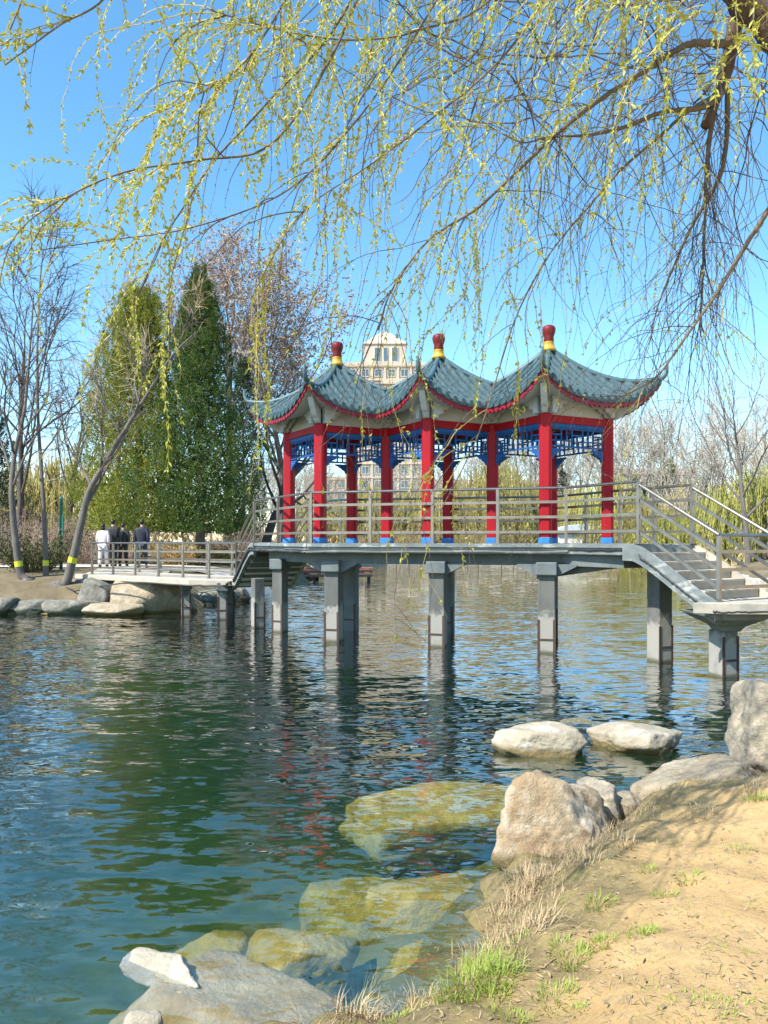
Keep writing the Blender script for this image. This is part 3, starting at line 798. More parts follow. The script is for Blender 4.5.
for (u, v) in ((-2.3, -.9), (0, -.9), (2.3, -.9)):
    p = W(u, v); pillar(p.x, p.y, 1.63, w=.31, mat_=M_CONCD)
pillar(4.82, 12.95, 1.63, w=.30, rz=R(25), cap=False)
p5 = (5.28, 11.52)
pillar(p5[0], p5[1], .72, w=.30, rz=R(20), cap=False)
# flared head of the landing pillar
m = MB(); zs = [(.15, .72), (.20, .80), (.40, .92), (.50, .97), (.52, LZ-.172)]
for r_, z_ in zs:
    for sx, sy in ((-1, -1), (1, -1), (1, 1), (-1, 1)):
        q = Matrix.Rotation(R(5), 3, 'Z') @ Vector((sx*r_, sy*min(r_, .4), 0)); m.v.append((p5[0]+q.x, p5[1]-.1+q.y, z_))
for a in range(len(zs)-1):
    for j in range(4): m.f.append((a*4+j, a*4+(j+1) % 4, (a+1)*4+(j+1) % 4, (a+1)*4+j))
m.f += [(3, 2, 1, 0), tuple(len(m.v)-4+j for j in range(4))]
m.build('pillar_head', M_CONC, br, bevel=.01)
pillar(-2.40, 17.1, 1.62, w=.27, rz=R(-25)); pillar(-3.05, 17.9, 1.2, w=.26, rz=R(30), cap=False)
pillar(-5.5, 20.55, .93, w=.24, rz=R(20)); pillar(-4.32, 19.75, .93, w=.24, rz=R(15))
pillar(-4.5, 21.6, .93, w=.24, rz=R(15), mat_=M_CONCD); pillar(8.0, 12.6, 1.0, w=.3, rz=R(20), cap=False)
# haunched bracket beams
def haunch(a, b, za0, za1, zt, w):
    m = MB(); a = Vector((a.x, a.y, 0)); b = Vector((b.x, b.y, 0)); s = Vector((-(b-a).y, (b-a).x, 0)).normalized()*w/2
    k = len(m.v)
    for p, z in ((a, za0), (b, za1)):
        for sg in (-1, 1): m.v.append(tuple(p+s*sg+Vector((0, 0, z)))); m.v.append(tuple(p+s*sg+Vector((0, 0, zt))))
    m.f += [(k, k+1, k+5, k+4), (k+2, k+6, k+7, k+3), (k, k+4, k+6, k+2), (k+1, k+3, k+7, k+5), (k, k+2, k+3, k+1), (k+4, k+5, k+7, k+6)]
    m.build('haunch_beam', M_CONCD, br)
haunch(W(2.2, .85), W(3.6, 1.5), 1.36, 1.60, 1.66, .25)
for px, D in ((334, 15.5), (438, 14.75), (547, 13.95)):
    x = (px-384)/740*D; c = Vector((x, D, 0))
    haunch(c + AX*.15, c + AX*.55, 1.42, 1.63, 1.66, .26)
    if px != 438: haunch(c - AX*.15, c - AX*.55, 1.42, 1.63, 1.66, .26)

# ------------------------------------------------------------------ trees: generators
def rvec(rng, s=1): return Vector((rng.gauss(0, s), rng.gauss(0, s), rng.gauss(0, s)))
def branch(rng, p, d, L, r0, r1, n, wob, trop):
    pts = [p.copy()]; rad = [r0]; d = d.normalized()
    for k in range(n):
        d = (d + rvec(rng, wob) + trop).normalized()
        p = p + d*(L/n); pts.append(p.copy()); rad.append(r0 + (r1-r0)*(k+1)/n)
    return pts, rad, d
def bare_tree(rng, wood, twigs, base, H, r, spread=.8, limbs=7, sub=6, fine=6, droop=0.0, lean=Vector((0, 0, 0)), trunk=None, twr=.012, start=.3, tips=None, up=.10):
    if trunk is None:
        tp, tr, td = branch(rng, base, Vector((0, 0, 1))+lean, H*.75, r, r*.25, 10, .05, Vector((0, 0, .03)))
    else:
        tp = [Vector(p) for p in trunk]; tr = [r*(1-.88*(k/(len(tp)-1))**.85) for k in range(len(tp))]
    wood.tube(tp, tr, 9)
    for a in range(limbs):
        f = start + (1-start)*(a+.5+rng.uniform(-.3, .3))/limbs; x = min(.999, max(0, f))*(len(tp)-1); i = int(x); p = tp[i].lerp(tp[min(i+1, len(tp)-1)], x-i)
        ang = a*2.4 + rng.uniform(-.5, .5); out = Vector((math.cos(ang), math.sin(ang), rng.uniform(.7, 1.5)))
        out = Vector((out.x*spread, out.y*spread, out.z))
        L = H*(.5 - .22*f)*rng.uniform(.8, 1.2)
        lp, lr, ld = branch(rng, p, out, L, tr[min(i, len(tr)-1)]*.55, .018, 8, .09, Vector((0, 0, up-droop*.05)))
        wood.tube(lp, lr, 6)
        for b in range(sub):
            g = .25 + .75*(b+rng.random())/sub; x2 = min(7.99, g*8); i2 = int(x2); p2 = lp[i2].lerp(lp[i2+1], x2-i2)
            d2 = (lp[i2+1]-lp[i2]).normalized() + rvec(rng, .55)
            sp, sr, sd = branch(rng, p2, d2, L*.5*rng.uniform(.7, 1.2)*(1.15-g*.6), lr[i2]*.6, .010, 6, .12, Vector((0, 0, up-droop*.25)))
            wood.tube(sp, sr, 4)
            for c in range(fine):
                h = .15 + .85*(c+rng.random())/fine; x3 = min(5.99, h*6); i3 = int(x3); p3 = sp[i3].lerp(sp[i3+1], x3-i3)
                d3 = (sp[i3+1]-sp[i3]).normalized() + rvec(rng, .6)
                tp3, tr3, _ = branch(rng, p3, d3, H*.085*rng.uniform(.6, 1.5), twr, twr*.45, 5, .14, Vector((0, 0, .05-droop*.45)))
                twigs.tube(tp3, tr3, 3, cap=False)
                if tips is not None: tips(tp3)

# left shore willows (wrapped with yellow bands)
def banded_tree(label, px_path, D, r, bandy, seed, kw, band=True):
    rng = random.Random(seed); pts = [P(x, y, d) for x, y, d in px_path]
    b = pts[0]; b.z = gz(b.x, b.y) - .05
    t = thing('willow_tree', label, 'tree', b, 'bare willows on the left shore')
    # dense resample
    dense = []
    for a in range(len(pts)-1):
        for k in range(4): dense.append(pts[a].lerp(pts[a+1], k/4))
    dense.append(pts[-1])
    sm = [dense[0]] + [(dense[k-1]+dense[k]*2+dense[k+1])/4 for k in range(1, len(dense)-1)] + [dense[-1]]
    wood, tw = MB(), MB()
    kw = dict(kw); H = kw.pop('H')
    bare_tree(rng, wood, tw, b, H, r, trunk=sm, **kw)
    n0 = 9
    # root flare
    wood.tube([sm[0]+Vector((0, 0, -.1)), sm[0]+Vector((0, 0, .05)), sm[0].lerp(sm[1], .5)], [r*1.7, r*1.35, r*1.0], 9)
    tk = wood.build('trunk', M_TRUNK, t, smooth=True); tw.build('crown', M_TWPALE if band == 2 else M_TRUNKD, t)
    if band:
        # wrapped band at the given picture height
        for a in range(len(sm)-1):
            ya = 541 - (sm[a].z-CAMZ)*740/sm[a].y; yb = 541 - (sm[a+1].z-CAMZ)*740/sm[a+1].y
            if ya >= bandy >= yb:
                f = (ya-bandy)/(ya-yb); c = sm[a].lerp(sm[a+1], f); d = (sm[a+1]-sm[a]).normalized(); rr = r*(1-.88*((a+f)/(len(sm)-1))**.85)
                mb_ = MB(); mb_.tube([c-d*.085, c+d*.085], [rr*1.07, rr*1.06], 12); bnd = mb_.build('wrap_band', M_BAND, tk)
    return t
banded_tree('bare willow at the left frame edge with a forked trunk and yellow band', [(28, 606, 23.0), (20, 575, 23), (14, 530, 23), (11, 492, 23), (14, 455, 23.2), (25, 410, 23.5), (30, 350, 23.7), (34, 290, 24)], 23, .145, 564, 11,
            dict(H=8.0, spread=.75, limbs=9, sub=6, fine=7, droop=.2, start=.40, twr=.009))
banded_tree('slim straight bare willow with yellow band between the two thicker trunks', [(46, 606, 23.6), (46, 570, 23.6), (45, 530, 23.6), (42, 480, 23.6), (38, 420, 23.8), (37, 350, 24), (40, 280, 24.3), (44, 245, 24.4)], 23.6, .105, 563, 12,
            dict(H=7.5, spread=.7, limbs=8, sub=6, fine=7, droop=.15, start=.45, twr=.009))
banded_tree('bare willow leaning right over the water with yellow band and forked limbs', [(58, 604, 22.6), (66, 585, 22.6), (74, 555, 22.6), (82, 520, 22.6), (88, 492, 22.6), (108, 458, 22.4), (128, 425, 22.2), (150, 390, 22), (172, 355, 21.9), (196, 332, 21.8)], 22.6, .165, 560, 13,
            dict(H=6.0, spread=.8, limbs=11, sub=6, fine=8, droop=.25, start=.36, twr=.010, up=.16), band=2)

# conifers
def conifer(label, base, H, Rm, seed, m_, lobes_=430, band=True, group=None, prof=None, quad=.052, name='juniper_tree', low=.09):
    rng = random.Random(seed); t = thing(name, label, 'tree', base, group); base = Vector(base)
    w = MB(); w.tube([base+Vector((0, 0, -.1)), base+Vector((.03, 0, H*.3)), base+Vector((0, .02, H*.85))], [Rm*.085, Rm*.06, .02], 8)
    for k in range(14):
        a = k*2.4; z = H*(.10+.05*k); q = base+Vector((0, 0, z)); w.tube([q, q+Vector((math.cos(a)*Rm*.45, math.sin(a)*Rm*.45, H*.06))], [.06, .02], 5)
    tk = w.build('trunk', M_TRUNK, t, smooth=True)
    f = MB()
    prof = prof or (lambda h: (min(1, .55+h*3.2))*(1-h)**.56*(1+.05*math.sin(h*23)))
    bumps = [(rng.uniform(0, 6.28), rng.uniform(.1, .9), rng.uniform(.05, .22)) for _ in range(26)]
    def bulge(a, h):
        s = 1.0
        for ba, bh, amp in bumps:
            da = math.atan2(math.sin(a-ba), math.cos(a-ba)); s += amp*math.exp(-(da/.5)**2-((h-bh)/.1)**2) - amp*.35*math.exp(-((da-.9)/.4)**2-((h-bh)/.08)**2)
        return s
    for k in range(lobes_):
        h = 1-(1-rng.random()**.9)**.62 if rng.random() < .8 else rng.uniform(.6, .985)
        h = low + (1-low)*h; h = min(h, .985)
        a = rng.uniform(0, 6.283); rr = Rm*prof(h)*bulge(a, h)*rng.uniform(.78, 1.03)
        c = base + Vector((math.cos(a)*rr, math.sin(a)*rr, H*h)); out = Vector((math.cos(a), math.sin(a), 0))
        ax = (Vector((0, 0, 1)) + out*rng.uniform(.15, .6)*(1-h*.6)).normalized(); L = rng.uniform(.4, 1.25)*(.6+.5*(1-h)); wd = L*rng.uniform(.26, .38)
        s1 = ax.orthogonal().normalized(); s2 = ax.cross(s1)
        for q in range(int(44*(.13/quad)**1.3)):
            z = rng.random()**.8; ww = wd*(1-z)**.6*math.sqrt(rng.random()); b = rng.uniform(0, 6.283)
            p = c + ax*(z-.35)*L + (s1*math.cos(b)+s2*math.sin(b))*ww
            d = (ax + (s1*math.cos(b)+s2*math.sin(b))*.7 + rvec(rng, .35)).normalized()
            f.leaf(p, d, rvec(rng).normalized(), quad*rng.uniform(.9, 2.0), quad*rng.uniform(.35, .6))
    for k in range(lobes_*26):
        h = low + (1-low)*rng.random()**1.2*.95; a = rng.uniform(0, 6.283); rr = Rm*prof(h)*math.sqrt(rng.random())*.74
        p = base + Vector((math.cos(a)*rr, math.sin(a)*rr, H*h)); f.leaf(p, (rvec(rng)+Vector((math.cos(a)*.6, math.sin(a)*.6, .9))).normalized(), rvec(rng).normalized(), .24, .075)
    f.build('crown', m_, t)
    if band:
        mm = MB(); z = gz(base.x, base.y); mm.tube([Vector((base.x, base.y, base.z+.55)), Vector((base.x, base.y, base.z+.72))], [Rm*.085, Rm*.084], 12); mm.build('wrap_band', M_BAND, tk)
    return t
def gp(px, D): x = (px-384)/740*D; return Vector((x, D, gz(x, D)-.03))
conifer('broad olive green juniper behind the walkers, left of the pointed one', gp(139, 33), 12.4, 3.5, 5, M_EVERY, 640, low=.12)
conifer('tall dark pointed juniper nearest the pavilion', gp(200, 32), 12.9, 2.7, 6, M_EVER, 600, low=.11, prof=lambda h: (min(1, .55+h*3.2))*(1-h)**.72*(1.12+.05*math.sin(h*23)))
conifer('small pale green conifer seen above the left roof tip behind the junipers', gp(243, 41), 11.5, 1.5, 7, M_EVERD, 150, band=False)
conifer('dark evergreen cut by the left frame edge', gp(-14, 36), 7.8, 2.4, 8, M_EVERD, 170, band=False)

# purple-budded and dark bare trees behind
def budtree(label, base, H, r, seed, spread, wm, bm_, buds, n=(9, 7, 7), group=None, name='bare_tree', twr=.014, lean=Vector((0, 0, 0)), droop=0, bsz=.10):
    rng = random.Random(seed); t = thing(name, label, 'tree', base, group); w, tw, bd = MB(), MB(), MB()
    def tips(tp):
        if not buds: return
        for q in range(buds):
            p = tp[rng.randrange(2, len(tp))] + rvec(rng, .05); bd.leaf(p, rvec(rng).normalized(), rvec(rng).normalized(), bsz*rng.uniform(.7, 1.4), bsz*.6)
    bare_tree(rng, w, tw, Vector(base), H, r, spread=spread, limbs=n[0], sub=n[1], fine=n[2], tips=tips, twr=twr, lean=lean, droop=droop)
    w.build('trunk', wm, t); cr = tw.build('crown', bm_[0], t)
    if buds: bd.build('buds', bm_[1], cr)
    return t
budtree('tall bare tree with reddish brown buds right behind the pointed juniper', gp(226, 44), 19, .28, 21, .75, M_TRUNK, (M_PTWIG, M_PURP), 9, n=(12, 9, 9), bsz=.17)
budtree('broad bare tree with reddish brown buds rising over the left roof', gp(280, 46), 17.5, .28, 22, .85, M_TRUNK, (M_PTWIG, M_PURP), 9, n=(12, 9, 9), bsz=.17)
budtree('pinkish bare tree showing between the willows and the olive juniper', gp(112, 48), 17.0, .25, 23, .7, M_TRUNK, (M_PTWIG, M_PURP), 3, n=(9, 8, 8))
budtree('dark bare tree with heavy limbs seen under the left roof corner', gp(262, 36), 9.5, .26, 24, 1.25, M_TRUNKD, (M_TRUNKD, M_PURP), 0, n=(10, 7, 6), twr=.012, lean=Vector((.18, 0, 0)))
budtree('bare grey tree in the gap left of the leaning willow', gp(70, 38), 10.5, .16, 25, .6, M_TRUNKD, (M_PALEW, M_PURP), 0, n=(8, 6, 6), twr=.010)
budtree('tall bare feathery tree behind the left frame edge', gp(18, 34), 13.0, .18, 26, .6, M_TRUNKD, (M_TRUNKD, M_PURP), 0, n=(10, 7, 7), twr=.008, droop=.5)
budtree('tall bare grey tree beyond the stairs at the right frame edge', gp(748, 46), 12.5, .20, 27, .8, M_TRUNK, (M_PALEW, M_PURP), 0, n=(10, 7, 7), twr=.012)

# weeping golden willows on the far bank: three prototypes, copied
def golden(label, base, H, Wd, seed, m_, strands=430):
    rng = random.Random(seed); base = Vector(base); t = thing('golden_willow', label, 'tree', base, 'golden willows across the lake'); w = MB(); c = MB()
    w.tube([base+Vector((0, 0, -.2)), base+Vector((.1, 0, H*.25)), base+Vector((0, .1, H*.6))], [.28, .2, .08], 7)
    for k in range(9):
        a = k*2.4; w.tube([base+Vector((0, 0, H*(.25+.03*k))), base+Vector((math.cos(a)*Wd*.22, math.sin(a)*Wd*.22, H*.68)), base+Vector((math.cos(a)*Wd*.36, math.sin(a)*Wd*.36, H*.85))], [.1, .06, .02], 5)
    for k in range(strands):
        a = rng.uniform(0, 6.283); q = math.sqrt(rng.random()); lob = 1+.25*math.sin(a*3+seed)
        x, y = math.cos(a)*q*Wd*.5*lob, math.sin(a)*q*Wd*.5*lob; z = H*(1-.42*q*q*rng.uniform(.7, 1.2))*rng.uniform(.86, 1.0)
        L = min(z-.4, H*rng.uniform(.25, .75)); pts = []; sx, sy = rng.gauss(0, .12), rng.gauss(0, .12)
        for s in range(6):
            f = s/5; pts.append(base + Vector((x*(1+.12*f)+sx*f+rng.gauss(0, .04), y*(1+.12*f)+sy*f, z + .25*math.sin(f*math.pi)*(f < .5) - L*f)))
        c.tube(pts, [.028, .03, .03, .026, .02, .012], 3, cap=False)
        for s in range(16):
            p = pts[rng.randrange(1, 6)] + rvec(rng, .09); c.leaf(p, Vector((rng.gauss(0, .3), rng.gauss(0, .3), -1)).normalized(), rvec(rng).normalized(), .32, .09)
    w.build('trunk', M_TRUNK, t); c.build('crown', m_, t); return t
protos = [golden('golden weeping willow across the lake right of the middle column', gp(495, 76), 10.0, 9.5, 31, M_GOLD),
          golden('pale gold willow across the lake between the first and second columns', gp(375, 80), 7.5, 9.5, 32, M_GOLD),
          golden('greenish gold willow behind the stair railing', gp(668, 62), 7.5, 7.5, 33, M_GOLDG),
          golden('bright green gold willow beyond the right landing', gp(722, 56), 8.2, 8.0, 34, M_GOLDG)]
for k, (px, D, pi, s, lab) in enumerate([
        (412, 82, 1, .95, 'low tan gold willow across the lake just left of the middle column'),
        (445, 79, 0, .70, 'short golden willow across the lake behind the middle column'),
        (530, 80, 1, 1.05, 'gold willow across the lake left of the paired columns'),
        (575, 78, 0, .72, 'golden willow across the lake right of the paired columns'),
        (612, 74, 2, 1.05, 'green gold willow across the lake behind the right end column'),
        (640, 70, 1, .85, 'tan gold willow across the lake just past the pavilion railing'),
        (700, 68, 0, .75, 'golden willow behind the two greenish ones over the stairs'),
        (765, 50, 3, .85, 'gold willow cut by the right frame edge'),
        (312, 84, 1, .9, 'gold willow across the lake seen beside the left front column'),
        (60, 44, 1, .85, 'golden willow behind the green post on the left bank'),
        (28, 50, 0, .55, 'pale gold willow low behind the leftmost trunk')]):
    b = gp(px, D); dup(protos[pi], b, lab, rz=k*1.3, sc=(s, s, s))
# small dark conifers far off
conifer('small dark fir far across the lake between the paired columns and the end column', gp(561, 90), 10.5, 1.9, 41, M_EVERD, 90, band=False, quad=.3, name='fir_tree', prof=lambda h: (1-h)**.9)
conifer('dark round evergreen far off right of the end column', gp(634, 80), 7.6, 2.2, 42, M_EVER, 70, band=False, quad=.3, name='evergreen_tree')
conifer('light green young conifer far off above the stair top', gp(668, 84), 10.6, 2.0, 43, M_EVERY, 70, band=False, quad=.3, name='young_conifer')
# far wood: one mass of bare trees
rng = random.Random(77); w, tw = MB(), MB()
for k in range(84):
    px = 250 + k*6.6 + rng.uniform(-8, 8); D = rng.uniform(86, 118) if px < 600 else rng.uniform(64, 100)
    b = gp(px, D); H = rng.uniform(13.5, 18.5)*(D/95 if px < 600 else D/86)
    if px < 470: H *= .66
    if 338 < px < 428 and k % 4: continue
    bare_tree(rng, tw, tw, b, H, .16, spread=.8, limbs=7, sub=5, fine=7, twr=.026)
for k in range(14):
    px = -30 + k*27 + rng.uniform(-8, 8); D = rng.uniform(62, 80); b = gp(px, D)
    bare_tree(rng, tw, tw, b, rng.uniform(8, 12), .16, spread=.8, limbs=7, sub=5, fine=6, twr=.020)
o = tw.build('bare_woodland', M_PALEW); o['kind'] = 'stuff'; tag(o, 'pale grey mass of bare trees beyond the far bank', 'woodland')
rng = random.Random(19); ug = MB()
for k in range(9000):
    q = rng.random()
    if q < .72: px, D = rng.uniform(255, 800), rng.uniform(77, 92)
    else: px, D = rng.uniform(-60, 260), rng.uniform(52, 64)
    if px > 610 and q < .72: D = rng.uniform(60, 84) if px < 690 else rng.uniform(46, 70)
    x = (px-384)/740*D; hh = 2.2 + 1.6*math.sin(px*.11) + 1.0*math.sin(px*.043+1); z = gz(x, D) + max(.6, hh)*rng.random()**1.3
    ug.leaf(Vector((x, D, z)), Vector((rng.gauss(0, .5), rng.gauss(0, .5), 1)).normalized(), rvec(rng).normalized(), rng.uniform(.35, .9), rng.uniform(.12, .3))
o = ug.build('undergrowth', M_UNDER); o['kind'] = 'stuff'; tag(o, 'tan and gold undergrowth along the far banks of the lake', 'undergrowth')
# shrubs
def shrub(label, base, Wd, H, seed, m_, n=120, leafy=False, name='shrub', group=None, tr=.012):
    rng = random.Random(seed); base = Vector(base); c = MB()
    for k in range(n):
        a = rng.uniform(0, 6.283); q = math.sqrt(rng.random()); d = Vector((math.cos(a)*q*Wd/H*.5, math.sin(a)*q*Wd/H*.5, 1)).normalized()
        pts, rad, _ = branch(rng, base + Vector((math.cos(a)*q*Wd*.15, math.sin(a)*q*Wd*.15, -.05)), d, H*rng.uniform(.6, 1.1)*math.sqrt(1+(q*Wd/H*.5)**2), tr, tr*.3, 6, .10, Vector((0, 0, -.02)))
        c.tube(pts, rad, 3, cap=False)
        for j in range(7 if not leafy else 16):
            p = pts[rng.randrange(2, 7)] + rvec(rng, .07)
            c.leaf(p, (d+rvec(rng, .8)).normalized(), rvec(rng).normalized(), (.10 if leafy else .09)*rng.uniform(.8, 1.5), .05 if leafy else .03)
    o = c.build(name, m_); o.data.transform(Matrix.Translation(-base)); o.location = base
    return tag(o, label, 'shrub', group)
shrub('dark round shrub at the foot of the banded willows', gp(33, 24.8), 2.6, 1.25, 51, M_BUSH, 170, True)
for k, (px, D, Wd, H, lab) in enumerate([(10, 30, 4, 2.4, 'pinkish bare shrub behind the leftmost trunk'), (88, 33, 3.6, 2.3, 'pinkish bare shrub right of the green post'), (118, 39, 4.5, 2.5, 'pale bare shrub behind the walkers'),
                                          (64, 36, 4.0, 2.5, 'pale pink bare shrub behind the green post'), (235, 40, 4.5, 2.3, 'pale bare shrub right of the dark juniper'), (36, 34, 3.6, 2.2, 'bare pinkish shrub between the two left trunks')]):
    shrub(lab, gp(px, D), Wd, H, 60+k, M_BLUSH, 150, name='bare_shrub', group='bare shrubs on the left bank')
for k, (px, D, lab) in enumerate([(176, 31, 'rusty low shrub behind the landing railing right of the walkers'), (222, 34, 'rusty low shrub under the stair at the left end of the bridge')]):
    shrub(lab, gp(px, D), 2.2, .9, 70+k, mat('rusty_shrub_leaves_%s' % 'ab'[k], (.42, .23, .08), (.34, .25, .07), scale=3), 90, True)
rng = random.Random(5)
for k, px in enumerate((384, 408, 470, 520, 590, 648, 690)):
    D = (73, 74, 73.5, 73, 73, 66, 46)[k]
    shrub('tan clipped shrub on the far bank ' + ('left of the fourth column', 'right of the fourth column', 'behind the middle railing bay', 'left of the paired columns', 'left of the end column', 'seen through the stair railing', 'seen over the upper stair steps')[k],
          gp(px, D), 6.0, 2.2, 80+k, M_TAN, 130, True, name='tan_shrub', group='tan shrubs on the far bank', tr=.03)

# ------------------------------------------------------------------ shore stones on the left bank
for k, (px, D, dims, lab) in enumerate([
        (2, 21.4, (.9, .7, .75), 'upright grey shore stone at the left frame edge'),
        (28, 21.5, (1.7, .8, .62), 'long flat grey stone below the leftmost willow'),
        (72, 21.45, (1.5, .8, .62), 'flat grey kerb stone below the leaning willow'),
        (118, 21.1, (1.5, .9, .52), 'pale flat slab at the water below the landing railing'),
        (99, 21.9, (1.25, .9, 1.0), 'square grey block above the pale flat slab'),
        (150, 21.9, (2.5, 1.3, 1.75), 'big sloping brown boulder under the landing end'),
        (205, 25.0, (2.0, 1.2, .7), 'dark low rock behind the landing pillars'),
        (238, 26.0, (1.0, .8, .8), 'dark rock under the left stair flight')]):
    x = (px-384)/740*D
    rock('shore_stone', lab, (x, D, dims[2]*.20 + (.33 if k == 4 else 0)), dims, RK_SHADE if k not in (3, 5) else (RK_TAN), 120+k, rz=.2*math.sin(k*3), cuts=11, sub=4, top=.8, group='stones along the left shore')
# paved path behind the landing
xs2 = np.linspace(0, 1, 40); mb = MB()
for s in xs2:
    c = Vector((-8.7, 24.0, 0)).lerp(Vector((-13.5, 30.5, 0)), s) + Vector((2.0*math.sin(s*2), 0, 0)); n_ = Vector((.8, .6, 0))
    for q in np.linspace(-1.1, 1.6, 9):
        p = c + n_*q; mb.v.append((p.x, p.y, gz(p.x, p.y)+.03))
for a in range(39):
    for b in range(8): mb.f.append((a*9+b, (a+1)*9+b, (a+1)*9+b+1, a*9+b+1))
mb.build('path', M_STEP, kind='structure')
mb = MB()
for a in range(60):
    x = -30 + a*.7
    for q in (27.5, 28.2, 29, 29.8, 30.6): mb.v.append((x, q + .4*math.sin(x*.2), gz(x, q)+.045))
for a in range(59):
    if mb.v[a*5][0] > -4.8: continue
    for b in range(4): mb.f.append((a*5+b, (a+1)*5+b, (a+1)*5+b+1, a*5+b+1))
mb.build('park_path', mat('pale_paving', (.52, .47, .40), (.42, .38, .33), scale=1.5, bump=.2), kind='structure')
# retaining wall under the landing end
mb = MB(); mb.prism([(-9.9, 23.0), (-8.9, 22.55), (-7.4, 22.2), (-6.6, 23.4), (-8.4, 24.9)], .1, .91)
o = mb.build('abutment_wall', M_CONC, bevel=.03); tag(o, 'low grey stone abutment carrying the landing end on the left bank', 'wall')
# green post
b = gp(61, 26); gpst = thing('green_post', 'tall green post standing beside the leaning willow', 'post', b)
m = MB(); m.lathe(b, [(.055, -.1), (.055, 2.5), (.062, 2.51), (.062, 2.58), (.02, 2.60)], 12); gps = m.build('pole', M_GREENP, gpst, smooth=True)
m = MB(); m.lathe(b, [(.10, -.05), (.10, .04), (.06, .05)], 12); m.build('foot_plate', M_GREENP, gpst)
m = MB(); m.box(b + Vector((.07, -.02, 1.55)), (.05, .07, .8)); m.build('cable_box', M_GREENP, gpst)

# ------------------------------------------------------------------ far bank: edging, dock, buildings
def edging(label, i0, i1, h, out, m_, name='stone_edging'):
    mb = MB(); rng = random.Random(i0)
    for i in range(i0, i1):
        a, b = Vector((*LAKE[i], 0)), Vector((*LAKE[i+1], 0)); L = (b-a).length; n = max(1, int(L/1.1))
        for k in range(n):
            p, q = a.lerp(b, k/n), a.lerp(b, (k+.94)/n); hh = h*rng.uniform(.75, 1.15)
            mb.bar(p+Vector((0, 0, hh/2-.15)), q+Vector((0, 0, hh/2-.15)), .6*rng.uniform(.8, 1.2), hh+.3)
    o = mb.build(name, m_, bevel=.05); return tag(o, label, 'stone edging')
edging('pale stone edging along the far bank of the lake', 20, 25, .42, 0, M_LSTONE)
edging('pale stone edging along the right bank behind the landing', 15, 20, .40, 0, M_LSTONE)
dkp = Vector((-3.0, 38.5, 0)); dock = thing('dock', 'reddish wooden dock low over the water under the left stair', 'dock', dkp)
m = MB()
M_PLANK = mat('red_brown_planks', (.36, .15, .09), (.27, .11, .07), rough=.8, scale=4, bump=.2)
for k in range(3):
    m.box(dkp + Vector((.2, k*.7, .30+.16*k)), (4.4, .66, .10))
m.build('steps', M_PLANK, dock)
m = MB()
for sx in (-1.9, -.6, .8, 2.2):
    for y in (-.2, 1.5): m.box(dkp + Vector((sx, y, -.6)), (.14, .14, 1.75))
m.build('post', M_TRUNKD, dock)
m = MB(); m.bar(dkp+Vector((-2.0, -.35, .55)), dkp+Vector((2.4, -.35, .55)), .06, .08); m.build('rail', M_PLANK, dock)

def building(label, x, y, w, d, h, wm, floors, bays, roof='flat', rm=None, zb=.8, turret=None, name='apartment_building'):
    t = thing(name, label, 'building', (x, y, zb)); fl = h/floors
    glass = M_GLASS
    m = MB(); m.box((x, y, zb+h/2), (w, d, h)); wall = m.build('wall', wm, t)
    # floor bands and piers stand proud of the wall
    m = MB()
    for k in range(1, floors+1): m.box((x, y-d/2-.12, zb+fl*k-.12), (w+.3, .5, .25))
    for k in range(bays+1): m.box((x-w/2+w*k/bays, y-d/2-.10, zb+h/2-.2), (.5, .38, h-.5))
    m.build('facade_bands', wm, wall)
    bw = w/bays
    n = 0
    for k in range(floors):
        for b in range(bays):
            if k < floors-9 or n > 95: continue
            n += 1
            cx = x-w/2+bw*(b+.5); cz = zb+fl*(k+.5)-.05; ww, wh = bw*.55, fl*.52
            m = MB()
            for sx in (-1, 1): m.box((cx+sx*ww/2, y-d/2-.05, cz), (.12, .2, wh+.12))
            for sz in (-1, 1): m.box((cx, y-d/2-.05, cz+sz*wh/2), (ww-.12, .2, .12))
            m.box((cx, y-d/2-.05, cz), (.08, .16, wh-.12))
            f = m.build('window', M_TRIM, wall)
            m = MB(); m.box((cx, y-d/2-.012, cz), (ww, .03, wh)); m.build('pane', glass, f)
    m = MB(); m.box((x, y, zb+h+.35), (w+.8, d+.8, .7)); m.build('parapet', wm, t)
    return t
M_GLASS = mat('window_glass', (.09, .13, .16), rough=.15, spec=.8)
M_TRIM = mat('window_trim', (.62, .60, .56), (.52, .50, .46), scale=2)
M_CREAM = mat('cream_render', (.54, .47, .37), (.44, .37, .29), rough=.85, scale=.3, c3=(.50, .43, .36), s3=.5, t3=(.55, .7))
M_PINK = mat('pink_brick', (.55, .42, .38), (.60, .48, .44), rough=.9, scale=.6)
M_RTILE = mat('red_roof', (.33, .14, .10), (.26, .11, .08), scale=1)
BD = 165; bx = (385-384)/740*BD
t = building('cream apartment tower with a gabled turret rising behind the pavilion', bx, BD+8, 17.5, 15, 40.5, M_CREAM, 13, 6)
tx = bx; tz = 42.0
m = MB(); m.box((tx, BD+6, tz+2.2), (9.4, 8, 5.0)); tw_ = m.build('turret', M_CREAM, t)
m = MB(); k = len(m.v)
for sx in (-1, 1):
    for sy in (-1, 1): m.v.append((tx+sx*5.0, BD+6+sy*4.3, tz+4.6))
m.v += [(tx-.8, BD+6, tz+8.4), (tx+.8, BD+6, tz+8.4)]
m.f += [(0, 2, 3, 1), (0, 4, 1), (2, 3, 5), (0, 2, 5, 4), (1, 4, 5, 3)]
m.build('turret_roof', M_CREAM, tw_)
